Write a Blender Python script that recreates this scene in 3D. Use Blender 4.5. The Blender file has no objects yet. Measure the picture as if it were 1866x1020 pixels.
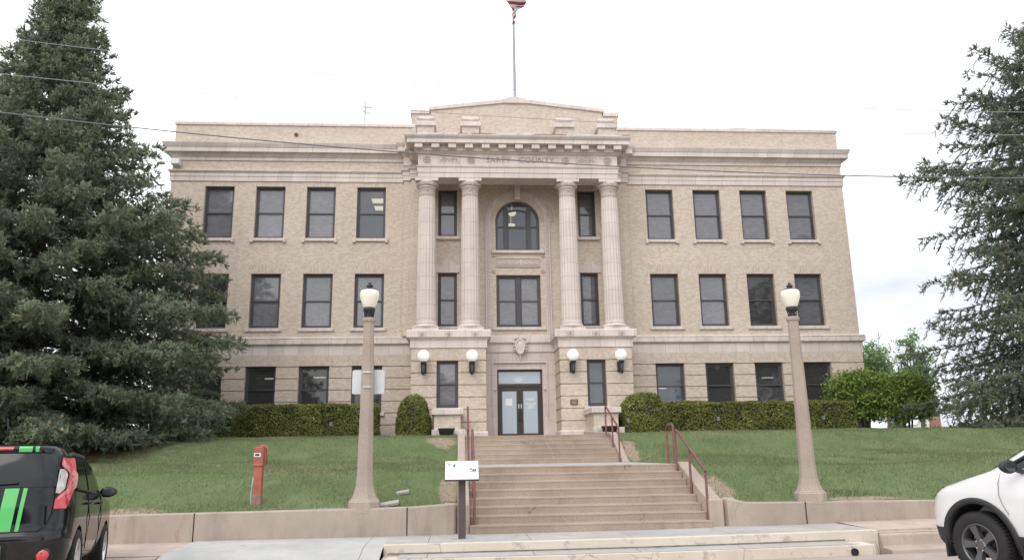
import bpy, bmesh, math, random
import numpy as np
from mathutils import Vector, Matrix
R = math.radians
random.seed(7); rng = np.random.default_rng(11)
S = bpy.context.scene
COL = S.collection

# ------------------------------------------------------------------ helpers
def tag(o, label=None, cat=None, group=None, kind=None):
    if label: o['label'] = label
    if cat: o['category'] = cat
    if group: o['group'] = group
    if kind: o['kind'] = kind
    return o

class MB:
    def __init__(s): s.v=[]; s.f=[]; s.sm=[]
    def add(s, vs, fs, smooth=False):
        b=len(s.v); s.v.extend([tuple(p) for p in vs])
        for f in fs: s.f.append([i+b for i in f]); s.sm.append(smooth)
        return s
    def box(s,x0,x1,y0,y1,z0,z1):
        return s.add([(x0,y0,z0),(x1,y0,z0),(x1,y1,z0),(x0,y1,z0),(x0,y0,z1),(x1,y0,z1),(x1,y1,z1),(x0,y1,z1)],
            [(0,3,2,1),(4,5,6,7),(0,1,5,4),(1,2,6,5),(2,3,7,6),(3,0,4,7)])
    def obox(s,c,ax,ay,az,hx,hy,hz):      # oriented box
        c=Vector(c); ax=Vector(ax).normalized()*hx; ay=Vector(ay).normalized()*hy; az=Vector(az).normalized()*hz
        vs=[c+ax*i+ay*j+az*k for k in (-1,1) for j in (-1,1) for i in (-1,1)]
        return s.add(vs,[(0,2,3,1),(4,5,7,6),(0,1,5,4),(1,3,7,5),(3,2,6,7),(2,0,4,6)])
    def quad(s,a,b,c,d,smooth=False): return s.add([a,b,c,d],[(0,1,2,3)],smooth)
    def prism_xz(s,poly,y0,y1):           # polygon in x,z pushed along y
        n=len(poly)
        return s.add([(x,y0,z) for x,z in poly]+[(x,y1,z) for x,z in poly],
            [tuple(range(n)),tuple(range(2*n-1,n-1,-1))]+[(i,i+n,(i+1)%n+n,(i+1)%n) for i in range(n)])
    def prism_yz(s,poly,x0,x1):
        n=len(poly)
        return s.add([(x0,y,z) for y,z in poly]+[(x1,y,z) for y,z in poly],
            [tuple(range(n)),tuple(range(2*n-1,n-1,-1))]+[(i,i+n,(i+1)%n+n,(i+1)%n) for i in range(n)])
    def lathe(s,c,prof,n=24,smooth=True,cap=True):
        cx,cy,cz=c; vs=[]; fs=[]
        for r,z in prof:
            for k in range(n):
                a=2*math.pi*(k+.5)/n; vs.append((cx+r*math.cos(a),cy+r*math.sin(a),cz+z))
        for i in range(len(prof)-1):
            for k in range(n): fs.append((i*n+k,i*n+(k+1)%n,(i+1)*n+(k+1)%n,(i+1)*n+k))
        s.add(vs,fs,smooth)
        if cap:
            b=len(s.v)-len(vs)
            s.f.append([b+k for k in range(n)][::-1]); s.sm.append(False)
            s.f.append([b+(len(prof)-1)*n+k for k in range(n)]); s.sm.append(False)
        return s
    def tube(s,pts,r,n=8,cap=True):
        pts=[Vector(p) for p in pts]; rs=r if isinstance(r,(list,tuple)) else [r]*len(pts)
        vs=[];fs=[]
        for i,p in enumerate(pts):
            t=(pts[min(i+1,len(pts)-1)]-pts[max(i-1,0)]).normalized()
            u=t.cross(Vector((0,0,1)))
            if u.length<.05: u=t.cross(Vector((0,1,0)))
            u.normalize(); w=t.cross(u)
            for k in range(n):
                a=2*math.pi*k/n; vs.append(p+u*(rs[i]*math.cos(a))+w*(rs[i]*math.sin(a)))
        for i in range(len(pts)-1):
            for k in range(n): fs.append((i*n+k,i*n+(k+1)%n,(i+1)*n+(k+1)%n,(i+1)*n+k))
        s.add(vs,fs,True)
        if cap:
            b=len(s.v)-len(vs)
            s.f.append([b+k for k in range(n)]); s.sm.append(False)
            s.f.append([b+(len(pts)-1)*n+k for k in range(n)]); s.sm.append(False)
        return s
    def ball(s,c,r,n=16,m=10,sz=1):
        prof=[(max(1e-4,r*math.sin(math.pi*i/m)),-r*sz*math.cos(math.pi*i/m)) for i in range(m+1)]
        return s.lathe(c,prof,n,True,False)
    def sweep(s,prof,path,closed_prof=True,cap=True):   # profile (out,z) along plan path; outward = right of travel
        P=[Vector((p[0],p[1])) for p in path]; n=len(prof); vs=[];fs=[]
        nor=[]
        for i in range(len(P)-1):
            t=(P[i+1]-P[i]).normalized(); nor.append(Vector((t.y,-t.x)))
        for i,p in enumerate(P):
            if i==0: m=nor[0]
            elif i==len(P)-1: m=nor[-1]
            else:
                a,b=nor[i-1],nor[i]; m=(a+b)/(1+a.dot(b))
            for o,z in prof: vs.append((p.x+m.x*o,p.y+m.y*o,z))
        for i in range(len(P)-1):
            for k in range(n if closed_prof else n-1):
                fs.append((i*n+k,(i+1)*n+k,(i+1)*n+(k+1)%n,i*n+(k+1)%n))
        if cap: fs.append(tuple(range(n))); fs.append(tuple((len(P)-1)*n+k for k in range(n))[::-1])
        return s.add(vs,fs)
    def arch(s,cx,cz,r0,r1,y0,y1,n=32,a0=0,a1=180):
        vs=[];fs=[]
        for i in range(n+1):
            a=R(a0+(a1-a0)*i/n); c,q=math.cos(a),math.sin(a)
            vs+=[(cx+r0*c,y0,cz+r0*q),(cx+r1*c,y0,cz+r1*q),(cx+r1*c,y1,cz+r1*q),(cx+r0*c,y1,cz+r0*q)]
        for i in range(n):
            for k in range(4): fs.append((i*4+k,(i+1)*4+k,(i+1)*4+(k+1)%4,i*4+(k+1)%4))
        fs+=[(0,1,2,3),(n*4+3,n*4+2,n*4+1,n*4)]
        return s.add(vs,fs)

def build(name, mb, material, parent=None, bevel=0, fix=True, off=None):
    me=bpy.data.meshes.new(name)
    o=Vector(off) if off is not None else (parent_world(parent) if parent else Vector((0,0,0)))
    me.from_pydata([(p[0]-o.x,p[1]-o.y,p[2]-o.z) for p in mb.v],[],mb.f)
    me.polygons.foreach_set('use_smooth',mb.sm)
    if fix:
        bm=bmesh.new(); bm.from_mesh(me); bmesh.ops.recalc_face_normals(bm,faces=bm.faces); bm.to_mesh(me); bm.free()
    if material: me.materials.append(material)
    ob=bpy.data.objects.new(name,me); COL.objects.link(ob)
    if parent: ob.parent=parent
    elif off is not None: ob.location=o
    if bevel:
        m=ob.modifiers.new('bevel','BEVEL'); m.width=bevel; m.segments=2; m.limit_method='ANGLE'; m.angle_limit=R(40)
    return ob
def parent_world(p):
    v=Vector((0,0,0))
    while p is not None: v=v+p.location; p=p.parent
    return v
def empty(name,loc,label,cat,group=None,rz=0):
    o=bpy.data.objects.new(name,None); COL.objects.link(o); o.location=loc; o.empty_display_size=.3
    o.rotation_euler.z=rz
    return tag(o,label,cat,group)
def copy_tree(o,parent=None):
    c=o.copy(); COL.objects.link(c); c.parent=parent
    for ch in list(o.children): copy_tree(ch,c)
    return c

# ------------------------------------------------------------------ materials
def nodes(name):
    m=bpy.data.materials.new(name); m.use_nodes=True; nt=m.node_tree; nt.nodes.clear()
    out=nt.nodes.new('ShaderNodeOutputMaterial'); b=nt.nodes.new('ShaderNodeBsdfPrincipled')
    nt.links.new(b.outputs[0],out.inputs[0]); return m,nt,b,out
def N(nt,t,**kw):
    n=nt.nodes.new(t)
    for k,v in kw.items(): setattr(n,k,v)
    return n
def L(nt,a,b): nt.links.new(a,b)
def math_(nt,op,a,b=None,c=None):
    n=nt.nodes.new('ShaderNodeMath'); n.operation=op
    for i,x in enumerate((a,b,c)):
        if x is None: continue
        if isinstance(x,(int,float)): n.inputs[i].default_value=x
        else: L(nt,x,n.inputs[i])
    return n.outputs[0]
def mixc(nt,fac,a,b,mode='MIX'):
    n=nt.nodes.new('ShaderNodeMix'); n.data_type='RGBA'; n.blend_type=mode
    if isinstance(fac,(int,float)): n.inputs[0].default_value=fac
    else: L(nt,fac,n.inputs[0])
    for i,x in ((6,a),(7,b)):
        if isinstance(x,(tuple,list)): n.inputs[i].default_value=(*x[:3],1)
        else: L(nt,x,n.inputs[i])
    return n.outputs[2]
def noise(nt,vec,scale,detail=4,rough=.55,dist=0):
    n=N(nt,'ShaderNodeTexNoise'); n.inputs['Scale'].default_value=scale; n.inputs['Detail'].default_value=detail
    n.inputs['Roughness'].default_value=rough; n.inputs['Distortion'].default_value=dist
    if vec is not None: L(nt,vec,n.inputs['Vector'])
    return n.outputs[0]
def ramp(nt,fac,p0,p1,c0=(0,0,0),c1=(1,1,1)):
    n=N(nt,'ShaderNodeValToRGB'); e=n.color_ramp.elements
    e[0].position=p0; e[1].position=p1; e[0].color=(*c0,1); e[1].color=(*c1,1)
    L(nt,fac,n.inputs[0]); return n.outputs[0]
def objvec(nt): return N(nt,'ShaderNodeTexCoord').outputs['Object']
def wallvec(nt):
    sep=N(nt,'ShaderNodeSeparateXYZ'); L(nt,objvec(nt),sep.inputs[0])
    u=math_(nt,'ADD',sep.outputs[0],sep.outputs[1])
    c=N(nt,'ShaderNodeCombineXYZ'); L(nt,u,c.inputs[0]); L(nt,sep.outputs[2],c.inputs[1]); return c.outputs[0],u,sep.outputs[2]
def bump(nt,b,h,strength=.3,dist=.01):
    n=N(nt,'ShaderNodeBump'); n.inputs['Strength'].default_value=strength; n.inputs['Distance'].default_value=dist
    L(nt,h,n.inputs['Height']); L(nt,n.outputs[0],b.inputs['Normal'])

def plain(name,col,rough=.6,var=.12,scale=6,metal=0,bmp=0,spec=.5,coat=0):
    m,nt,b,_=nodes(name); v=objvec(nt); f=noise(nt,v,scale)
    L(nt,mixc(nt,ramp(nt,f,.3,.7),tuple(c*(1-var) for c in col),tuple(min(1,c*(1+var)) for c in col)),b.inputs['Base Color'])
    b.inputs['Roughness'].default_value=rough; b.inputs['Metallic'].default_value=metal
    b.inputs['Specular IOR Level'].default_value=spec; b.inputs['Coat Weight'].default_value=coat
    b.inputs['Coat Roughness'].default_value=.03
    if bmp: bump(nt,b,noise(nt,v,scale*8,3),bmp,.01)
    return m

def brick_mat(name,c1,c2,mortar,bw=.14,rh=.0665,ms=.011,turn=False,tint=.10):
    m,nt,b,_=nodes(name); v,u,z=wallvec(nt)
    if turn:
        c=N(nt,'ShaderNodeCombineXYZ'); L(nt,z,c.inputs[0]); L(nt,u,c.inputs[1]); v=c.outputs[0]
    t=N(nt,'ShaderNodeTexBrick'); L(nt,v,t.inputs['Vector'])
    t.inputs['Scale'].default_value=1; t.inputs['Brick Width'].default_value=bw; t.inputs['Row Height'].default_value=rh
    t.inputs['Mortar Size'].default_value=ms/2; t.inputs['Mortar Smooth'].default_value=.3; t.inputs['Bias'].default_value=-.1
    t.inputs['Color1'].default_value=(*c1,1); t.inputs['Color2'].default_value=(*c2,1); t.inputs['Mortar'].default_value=(*mortar,1)
    t.offset=.5
    acc=ramp(nt,noise(nt,v,14,2,.5),.3,.7,(.93,.925,.92),(1.06,1.06,1.06))
    c=mixc(nt,1.0,t.outputs['Color'],acc,'MULTIPLY')
    ov=objvec(nt)
    big=ramp(nt,noise(nt,ov,.35,5),.3,.7,(1-tint,1-tint*1.1,1-tint*1.2),(1+tint*.6,1+tint*.6,1+tint*.6))
    c=mixc(nt,1.0,c,big,'MULTIPLY')
    mp2=N(nt,'ShaderNodeMapping'); L(nt,ov,mp2.inputs[0]); mp2.inputs['Scale'].default_value=(2.2,2.2,.18)
    st=ramp(nt,noise(nt,mp2.outputs[0],1.0,5,.6),.56,.8)
    c=mixc(nt,math_(nt,'MULTIPLY',st,.22),c,(.25,.19,.14))
    L(nt,c,b.inputs['Base Color']); b.inputs['Roughness'].default_value=.85
    bump(nt,b,t.outputs['Fac'],-.08,.004)
    return m

def block_mat(name,c,joint=.62,rowh=None,dirt=.25):
    m,nt,b,_=nodes(name); v,u,z=wallvec(nt); ov=objvec(nt)
    cc=mixc(nt,ramp(nt,noise(nt,ov,1.3,5),.3,.7),tuple(x*.9 for x in c),tuple(x*1.07 for x in c))
    fr=math_(nt,'FRACT',math_(nt,'DIVIDE',u,joint))
    j=math_(nt,'LESS_THAN',fr,.018/joint)
    wn=N(nt,'ShaderNodeTexWhiteNoise'); wn.noise_dimensions='1D'; L(nt,math_(nt,'FLOOR',math_(nt,'DIVIDE',u,joint)),wn.inputs['W'])
    cc=mixc(nt,1.0,cc,ramp(nt,wn.outputs['Value'],0,1,(.93,.925,.92),(1.05,1.05,1.05)),'MULTIPLY')
    mp2=N(nt,'ShaderNodeMapping'); L(nt,ov,mp2.inputs[0]); mp2.inputs['Scale'].default_value=(3.5,3.5,.5)
    st=ramp(nt,noise(nt,mp2.outputs[0],1.2,6,.65),.5,.82)
    cc=mixc(nt,math_(nt,'MULTIPLY',st,dirt),cc,(.20,.16,.13))
    if rowh:
        jr=math_(nt,'LESS_THAN',math_(nt,'FRACT',math_(nt,'DIVIDE',z,rowh)),.016/rowh); j=math_(nt,'MAXIMUM',j,jr)
    cc=mixc(nt,math_(nt,'MULTIPLY',j,.45),cc,(.16,.12,.10))
    L(nt,cc,b.inputs['Base Color']); b.inputs['Roughness'].default_value=.6
    bump(nt,b,noise(nt,ov,40,3),.08,.005)
    return m

def concrete(name,c,stain=(.2,.13,.09),amt=.35,scale=1.0,crack=.5,speck=.12,rust=0,joint=0):
    m,nt,b,_=nodes(name); ov=objvec(nt)
    cc=mixc(nt,ramp(nt,noise(nt,ov,.9*scale,6,.6),.3,.7),tuple(x*.82 for x in c),tuple(x*1.1 for x in c))
    sp=noise(nt,ov,70,2,.6); cc=mixc(nt,1.0,cc,ramp(nt,sp,.3,.7,(1-speck,)*3,(1+speck,)*3),'MULTIPLY')
    mp=N(nt,'ShaderNodeMapping'); L(nt,ov,mp.inputs[0]); mp.inputs['Scale'].default_value=(3*scale,3*scale,.7*scale)
    st=ramp(nt,noise(nt,mp.outputs[0],1.1,6,.65,.4),.52,.78)
    cc=mixc(nt,math_(nt,'MULTIPLY',st,amt),cc,stain)
    if rust:
        mp3=N(nt,'ShaderNodeMapping'); L(nt,ov,mp3.inputs[0]); mp3.inputs['Scale'].default_value=(4.5,4.5,1.6); mp3.inputs['Location'].default_value=(5,2,9)
        st3=ramp(nt,noise(nt,mp3.outputs[0],1.4,3,.5),.63,.74)
        cc=mixc(nt,math_(nt,'MULTIPLY',st3,rust),cc,(.36,.19,.10))
    vo=N(nt,'ShaderNodeTexVoronoi',feature='DISTANCE_TO_EDGE'); vo.inputs['Scale'].default_value=.4*scale
    nz=N(nt,'ShaderNodeTexNoise'); nz.inputs['Scale'].default_value=1.3; nz.inputs['Detail'].default_value=6; L(nt,ov,nz.inputs['Vector'])
    av=N(nt,'ShaderNodeVectorMath',operation='ADD'); L(nt,ov,av.inputs[0]); L(nt,nz.outputs['Color'],av.inputs[1]); L(nt,av.outputs[0],vo.inputs['Vector'])
    ck=math_(nt,'MULTIPLY',math_(nt,'LESS_THAN',vo.outputs['Distance'],.003),ramp(nt,noise(nt,ov,.8,3),.52,.6)); cc=mixc(nt,math_(nt,'MULTIPLY',ck,crack),cc,(.09,.07,.06))
    if joint:
        sp_=N(nt,'ShaderNodeSeparateXYZ'); L(nt,ov,sp_.inputs[0])
        jj=math_(nt,'LESS_THAN',math_(nt,'FRACT',math_(nt,'DIVIDE',math_(nt,'ADD',sp_.outputs[0],50.4),joint)),.016/joint)
        cc=mixc(nt,math_(nt,'MULTIPLY',jj,.6),cc,(.10,.08,.07))
    L(nt,cc,b.inputs['Base Color']); b.inputs['Roughness'].default_value=.9; b.inputs['Specular IOR Level'].default_value=.25
    bump(nt,b,math_(nt,'ADD',noise(nt,ov,60,3),math_(nt,'MULTIPLY',noise(nt,ov,6,4),1.5)),.25,.012)
    return m

def leafmat(name,c0,c1,c2=None,rough=.6,trans=.15):
    m,nt,b,out=nodes(name)
    a=N(nt,'ShaderNodeAttribute'); a.attribute_name='tint'
    n=N(nt,'ShaderNodeValToRGB'); e=n.color_ramp.elements
    e[0].color=(*c0,1); e[1].color=(*c1,1)
    if c2: x=e.new(.82); x.color=(*c1,1); e[2].color=(*c2,1); e[2].position=1
    L(nt,a.outputs['Fac'],n.inputs[0])
    L(nt,n.outputs[0],b.inputs['Base Color']); b.inputs['Roughness'].default_value=rough
    b.inputs['Specular IOR Level'].default_value=.3
    if trans:
        t=N(nt,'ShaderNodeBsdfTranslucent'); L(nt,n.outputs[0],t.inputs[0])
        mx=N(nt,'ShaderNodeMixShader'); mx.inputs[0].default_value=trans
        L(nt,b.outputs[0],mx.inputs[1]); L(nt,t.outputs[0],mx.inputs[2]); L(nt,mx.outputs[0],out.inputs[0])
    return m

def pane_mat(name,c,trans,rough=.03,swirl=.5,ior=1.62,tcol=(.75,.78,.8)):
    m,nt,b,out=nodes(name)
    oi=N(nt,'ShaderNodeObjectInfo'); ov=objvec(nt)
    av=N(nt,'ShaderNodeVectorMath',operation='MULTIPLY_ADD'); L(nt,ov,av.inputs[0]); av.inputs[1].default_value=(1,1,1)
    mu=N(nt,'ShaderNodeVectorMath',operation='SCALE'); mu.inputs[0].default_value=(13,7,29); L(nt,oi.outputs['Random'],mu.inputs['Scale']); L(nt,mu.outputs[0],av.inputs[2])
    mw_=N(nt,'ShaderNodeMapping'); L(nt,av.outputs[0],mw_.inputs[0]); mw_.inputs['Rotation'].default_value=(0,.6,0); mw_.inputs['Scale'].default_value=(1,1,2.4)
    f=math_(nt,'MULTIPLY',ramp(nt,noise(nt,mw_.outputs[0],1.5,3,.5,2.2),.35,.7),swirl)
    lo=tuple(x*.86 for x in c); hi=tuple(x*1.5 for x in c)
    cc=mixc(nt,f,lo,hi)
    cc=mixc(nt,1.0,cc,ramp(nt,oi.outputs['Random'],0,1,(.8,.8,.8),(1.2,1.2,1.22)),'MULTIPLY')
    L(nt,cc,b.inputs['Base Color']); b.inputs['Roughness'].default_value=rough; b.inputs['IOR'].default_value=ior
    bump(nt,b,noise(nt,av.outputs[0],1.1,2),.04,.05)
    t=N(nt,'ShaderNodeBsdfTransparent'); t.inputs[0].default_value=(*tcol,1)
    mx=N(nt,'ShaderNodeMixShader'); mx.inputs[0].default_value=trans
    L(nt,b.outputs[0],mx.inputs[1]); L(nt,t.outputs[0],mx.inputs[2]); L(nt,mx.outputs[0],out.inputs[0])
    return m
def emit(name,c,s):
    m,nt,b,out=nodes(name); b.inputs['Base Color'].default_value=(*c,1)
    b.inputs['Emission Color'].default_value=(*c,1); b.inputs['Emission Strength'].default_value=s; return m

M={}
M['brick']=brick_mat('buff_brick',(.64,.55,.465),(.50,.412,.335),(.59,.51,.435),tint=.06)
M['soldier']=brick_mat('buff_brick_on_end',(.625,.535,.455),(.49,.40,.325),(.55,.47,.40),turn=True)
M['trim']=block_mat('cream_terracotta',(.67,.59,.545))
M['trimrow']=block_mat('cream_terracotta_blocks',(.64,.56,.515),joint=.6,rowh=.62)
M['column']=block_mat('cream_terracotta_drums',(.67,.59,.545),joint=50,rowh=.58,dirt=.15)
M['relief']=plain('carved_terracotta',(.52,.435,.375),.7,.15,9)
M['frame']=plain('bronze_window_frame',(.068,.063,.068),.45,.1,5)
M['doorframe']=plain('brown_door_frame',(.045,.032,.030),.4,.1,5)
M['pane']=pane_mat('screened_window_glass',(.185,.18,.205),.12,ior=1.85)
M['paneclear']=pane_mat('clear_window_glass',(.10,.118,.15),.30,swirl=.3,ior=1.9)
M['panelow']=pane_mat('tree_darkened_glass',(.075,.071,.073),.25,swirl=.3,ior=1.8)  # darker base colour stands in for trees mirrored in these panes
M['doorglass']=pane_mat('sky_tinted_door_glass',(.40,.50,.58),.08,swirl=.05,ior=2.2)  # pale blue base colour carries the reflected sky
M['room']=plain('dim_room',(.16,.15,.14),.9,.1,2)
M['lamp']=emit('fluorescent_panel',(1,.86,.66),1.6)
M['globe']=emit('opal_globe',(.90,.89,.87),.22)
M['acorn']=emit('cream_acorn_glass',(.80,.77,.64),.08)
M['blackmetal']=plain('black_iron',(.028,.028,.03),.5,.15,8)
M['concstair']=concrete('brown_concrete',(.385,.305,.243),amt=.34,crack=.8,speck=.2)
M['concwall']=concrete('stained_wall_concrete',(.42,.35,.295),stain=(.20,.15,.12),amt=.5,scale=1.0,rust=.4)
M['conccheek']=concrete('cheek_concrete',(.42,.345,.285),amt=.3)
M['concpost']=concrete('post_concrete',(.40,.335,.28),amt=.25,speck=.2,crack=.15)
M['walk']=concrete('grey_sidewalk',(.43,.41,.39),amt=.35,crack=.6,joint=1.75)
M['oldwalk']=concrete('pinkish_old_sidewalk',(.48,.395,.335),amt=.4,joint=1.6)
M['newconc']=concrete('pale_new_concrete',(.47,.465,.45),stain=(.34,.32,.30),amt=.6,crack=.3,speck=.07,joint=3.3)
M['road']=concrete('road_concrete',(.40,.335,.295),amt=.35)
M['roof']=plain('roof_membrane',(.35,.33,.31),.9,.2,2)
M['rail']=plain('oxide_red_paint',(.165,.062,.055),.5,.25,14,bmp=.1)
M['orange']=plain('sunfaded_orange_paint',(.37,.105,.068),.6,.25,9)
M['white']=plain('white_paint',(.78,.78,.77),.5,.03,3)
M['paper']=plain('white_sign_face',(.82,.83,.84),.45,.02,3)
M['ink']=plain('grey_ink',(.52,.53,.55),.7,.05,9)
M['alu']=plain('blank_sign_metal',(.62,.64,.66),.45,.06,4,metal=.3)
M['brown']=plain('brown_post_paint',(.085,.062,.058),.55,.15,9)
M['galv']=plain('galvanised_steel',(.55,.57,.60),.4,.1,8,metal=.6)
M['pole']=plain('grey_flagpole_paint',(.33,.35,.40),.5,.1,4)
M['cablethin']=plain('glare_paled_cable',(.36,.36,.41),.7,.1,3)  # grey lightened to imitate sky glare washing out the thin cables
M['stakehead']=plain('weathered_lamp_metal',(.17,.18,.19),.6,.1,8)
M['bronze']=plain('bronze_plaque',(.13,.075,.06),.5,.2,12)
M['rubber']=plain('tyre_rubber',(.022,.021,.021),.85,.2,20,bmp=.2)
M['wire']=plain('cable_grey',(.16,.16,.17),.7,.1,3)
M['bark']=plain('spruce_bark',(.085,.062,.05),.95,.35,10,bmp=.6)
M['greybark']=plain('grey_twig_bark',(.16,.135,.12),.95,.3,10)
def yellow_mat():
    m,nt,b,_=nodes('faded_yellow_kerb_paint'); ov=objvec(nt)
    base=mixc(nt,ramp(nt,noise(nt,ov,2,5),.3,.7),(.56,.49,.40),(.66,.60,.51))
    wear=math_(nt,'MULTIPLY',ramp(nt,noise(nt,ov,4,8,.72),.53,.63),.75); c=mixc(nt,wear,base,(.36,.31,.27))
    mp=N(nt,'ShaderNodeMapping'); L(nt,ov,mp.inputs[0]); mp.inputs['Scale'].default_value=(.55,.55,.55)
    vo=N(nt,'ShaderNodeTexVoronoi',feature='DISTANCE_TO_EDGE'); L(nt,mp.outputs[0],vo.inputs['Vector']); vo.inputs['Scale'].default_value=1.6
    c=mixc(nt,math_(nt,'MULTIPLY',math_(nt,'MULTIPLY',math_(nt,'LESS_THAN',vo.outputs['Distance'],.005),ramp(nt,noise(nt,ov,.9,3),.5,.55)),.6),c,(.22,.17,.14))
    L(nt,c,b.inputs['Base Color']); b.inputs['Roughness'].default_value=.85; bump(nt,b,noise(nt,ov,25,5),.3,.01); return m
M['yellow']=yellow_mat()
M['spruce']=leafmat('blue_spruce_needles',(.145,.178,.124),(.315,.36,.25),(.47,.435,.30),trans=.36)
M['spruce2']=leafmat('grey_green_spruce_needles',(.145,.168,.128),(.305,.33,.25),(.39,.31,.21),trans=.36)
M['hedge']=leafmat('yew_leaves',(.100,.110,.030),(.250,.268,.072),(.38,.38,.12),trans=.12)
M['shrub']=leafmat('fresh_green_leaves',(.105,.17,.035),(.285,.36,.09),(.44,.46,.15),trans=.2)
M['fartree']=leafmat('pale_spring_leaves',(.17,.26,.12),(.30,.41,.21),(.38,.46,.26),trans=.3)
M['streettree']=leafmat('dull_green_leaves',(.03,.05,.018),(.06,.09,.03),trans=.1)
M['inner']=plain('hedge_inner_shade',(.030,.032,.016),.95,.4,14)  # near-black colour holds the shade inside hedges and bushes
M['blade']=leafmat('lawn_grass',(.125,.168,.075),(.220,.252,.124),(.44,.39,.26),trans=.2)

# ------------------------------------------------------------------ camera
cam=bpy.data.objects.new('camera',bpy.data.cameras.new('camera')); COL.objects.link(cam); S.camera=cam
yaw,pitch,roll,fpx=.07248,.22486,-.01663,1399.6
f=Vector((math.sin(yaw)*math.cos(pitch),math.cos(yaw)*math.cos(pitch),math.sin(pitch)))
r0=Vector((math.cos(yaw),-math.sin(yaw),0)); u0=r0.cross(f)
r_=r0*math.cos(roll)+u0*math.sin(roll); u_=-r0*math.sin(roll)+u0*math.cos(roll)
mw=Matrix((r_,u_,-f)).transposed().to_4x4(); mw.translation=(-2.6435,-32.3247,1.40); cam.matrix_world=mw
cam.data.sensor_width=36; cam.data.lens=fpx/1866*36; cam.data.clip_end=6000; cam.data.clip_start=.1

# ------------------------------------------------------------------ light
w=bpy.data.worlds.new('World'); S.world=w; w.use_nodes=True; nt=w.node_tree; nt.nodes.clear()
wo=N(nt,'ShaderNodeOutputWorld'); bg=N(nt,'ShaderNodeBackground'); L(nt,bg.outputs[0],wo.inputs[0])
sky=N(nt,'ShaderNodeTexSky'); sky.sky_type='NISHITA'; sky.sun_disc=False; sky.sun_elevation=R(42); sky.sun_rotation=R(205); sky.dust_density=3
tc=N(nt,'ShaderNodeTexCoord'); mp=N(nt,'ShaderNodeMapping'); L(nt,tc.outputs['Generated'],mp.inputs[0]); mp.inputs['Scale'].default_value=(1,1,2.2); mp.inputs['Location'].default_value=(.35,.1,.2)
cl=noise(nt,mp.outputs[0],1.5,6,.5,.3)
cloud=mixc(nt,ramp(nt,cl,.42,.62),(7.9,8.25,8.9),(11.5,11.5,11.6))
sx=N(nt,'ShaderNodeSeparateXYZ'); L(nt,tc.outputs['Generated'],sx.inputs[0])
g_=math_(nt,'MULTIPLY_ADD',sx.outputs[0],2.8,.2); g_=math_(nt,'SUBTRACT',g_,math_(nt,'MULTIPLY',sx.outputs[2],2.3))
g_=math_(nt,'MULTIPLY',math_(nt,'MINIMUM',math_(nt,'MAXIMUM',g_,0.0),1.0),ramp(nt,noise(nt,mp.outputs[0],2.2,5,.55,.4),.35,.62))
cloud=mixc(nt,g_,cloud,(4.75,4.95,5.45))
mixs=mixc(nt,.95,sky.outputs[0],cloud)
L(nt,mixs,bg.inputs[0]); bg.inputs[1].default_value=.112
sun=bpy.data.objects.new('sun',bpy.data.lights.new('sun','SUN')); COL.objects.link(sun)
sun.data.energy=.85; sun.data.angle=R(40); sun.data.color=(1,.965,.91)
el,az=R(42),R(205)   # azimuth clockwise from +Y
sd=Vector((math.sin(az)*math.cos(el),math.cos(az)*math.cos(el),math.sin(el)))
sun.rotation_euler=(-sd).to_track_quat('-Z','Y').to_euler(); sun.location=(0,-30,40)
S.view_settings.view_transform='Standard'; S.view_settings.look='None'; S.view_settings.gamma=1; S.view_settings.exposure=.58

# ------------------------------------------------------------------ terrain
PROF_Y=[-17.2,-16.5,-15.4,-13,-10.3,-8.5,-5,-2,6,60,90]; PROF_Z=[.44,.66,1.10,1.26,1.40,1.97,2.10,2.25,2.28,2.25,1.2]
def lawn_z(x,y):
    z=np.interp(y,PROF_Y,PROF_Z)
    x=np.asarray(x,float); y=np.asarray(y,float)
    b=.05*np.sin(x*.55+1)*np.sin(y*.8)+.03*np.sin(x*1.7)*np.cos(y*1.3+x)
    fade=np.clip((y+17.0)/1.5,0,1)*np.clip((-2.5-y)/1.5,0,1)*np.clip((np.abs(x+.2)-2.9)/2,0,1)
    z=z+b*fade
    zc=np.interp(y,[-17.3,-17.1,-15.35,-15.1,-10.3,-10.15,-8.65,-3.62,-3.5],[.46,.50,1.15,1.165,1.165,1.18,1.99,2.16,9])
    k=np.clip((3.3-np.abs(x+.2))/.6,0,1)
    z=z*(1-k)+np.minimum(z,zc)*k
    # the ground drops away to the right of the site far off
    z=z-np.clip((x-26)/40,0,1)**1.2*2.2*np.clip((y+12)/20,0,1)
    return z
def grid_obj(name,xs,ys,zf,material,skip=None):
    mb=MB(); X,Y=np.meshgrid(xs,ys); Z=zf(X,Y)
    mb.v=[tuple(p) for p in np.stack([X.ravel(),Y.ravel(),Z.ravel()],1)]
    nx=len(xs)
    for j in range(len(ys)-1):
        for i in range(nx-1):
            cx=(xs[i]+xs[i+1])/2; cy=(ys[j]+ys[j+1])/2
            if skip and skip(cx,cy): continue
            mb.f.append((j*nx+i,j*nx+i+1,(j+1)*nx+i+1,(j+1)*nx+i)); mb.sm.append(True)
    return build(name,mb,material,fix=False)
SX0,SX1,UX1=-2.66,2.46,2.22
xs=sorted(set([round(a,3) for a in list(np.arange(-40,40.1,.5))+[SX0,SX1,UX1,-90,-65,65,90]]))
ys=sorted(set([round(a,3) for a in list(np.arange(-17.2,-1.9,.3))+[-15.0,-10.3,-8.6,-3.6,0,4,10,20,40,60,90]]))
def stairs_hole(cx,cy):
    if cy>-3.6 and cy<-1.9 and -3.5<cx<3.3: return True
    if cy>-1.9: return cy<17 and abs(cx)<14.6
    if cy<-15.0: return SX0<cx<SX1
    return SX0<cx<UX1
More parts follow.
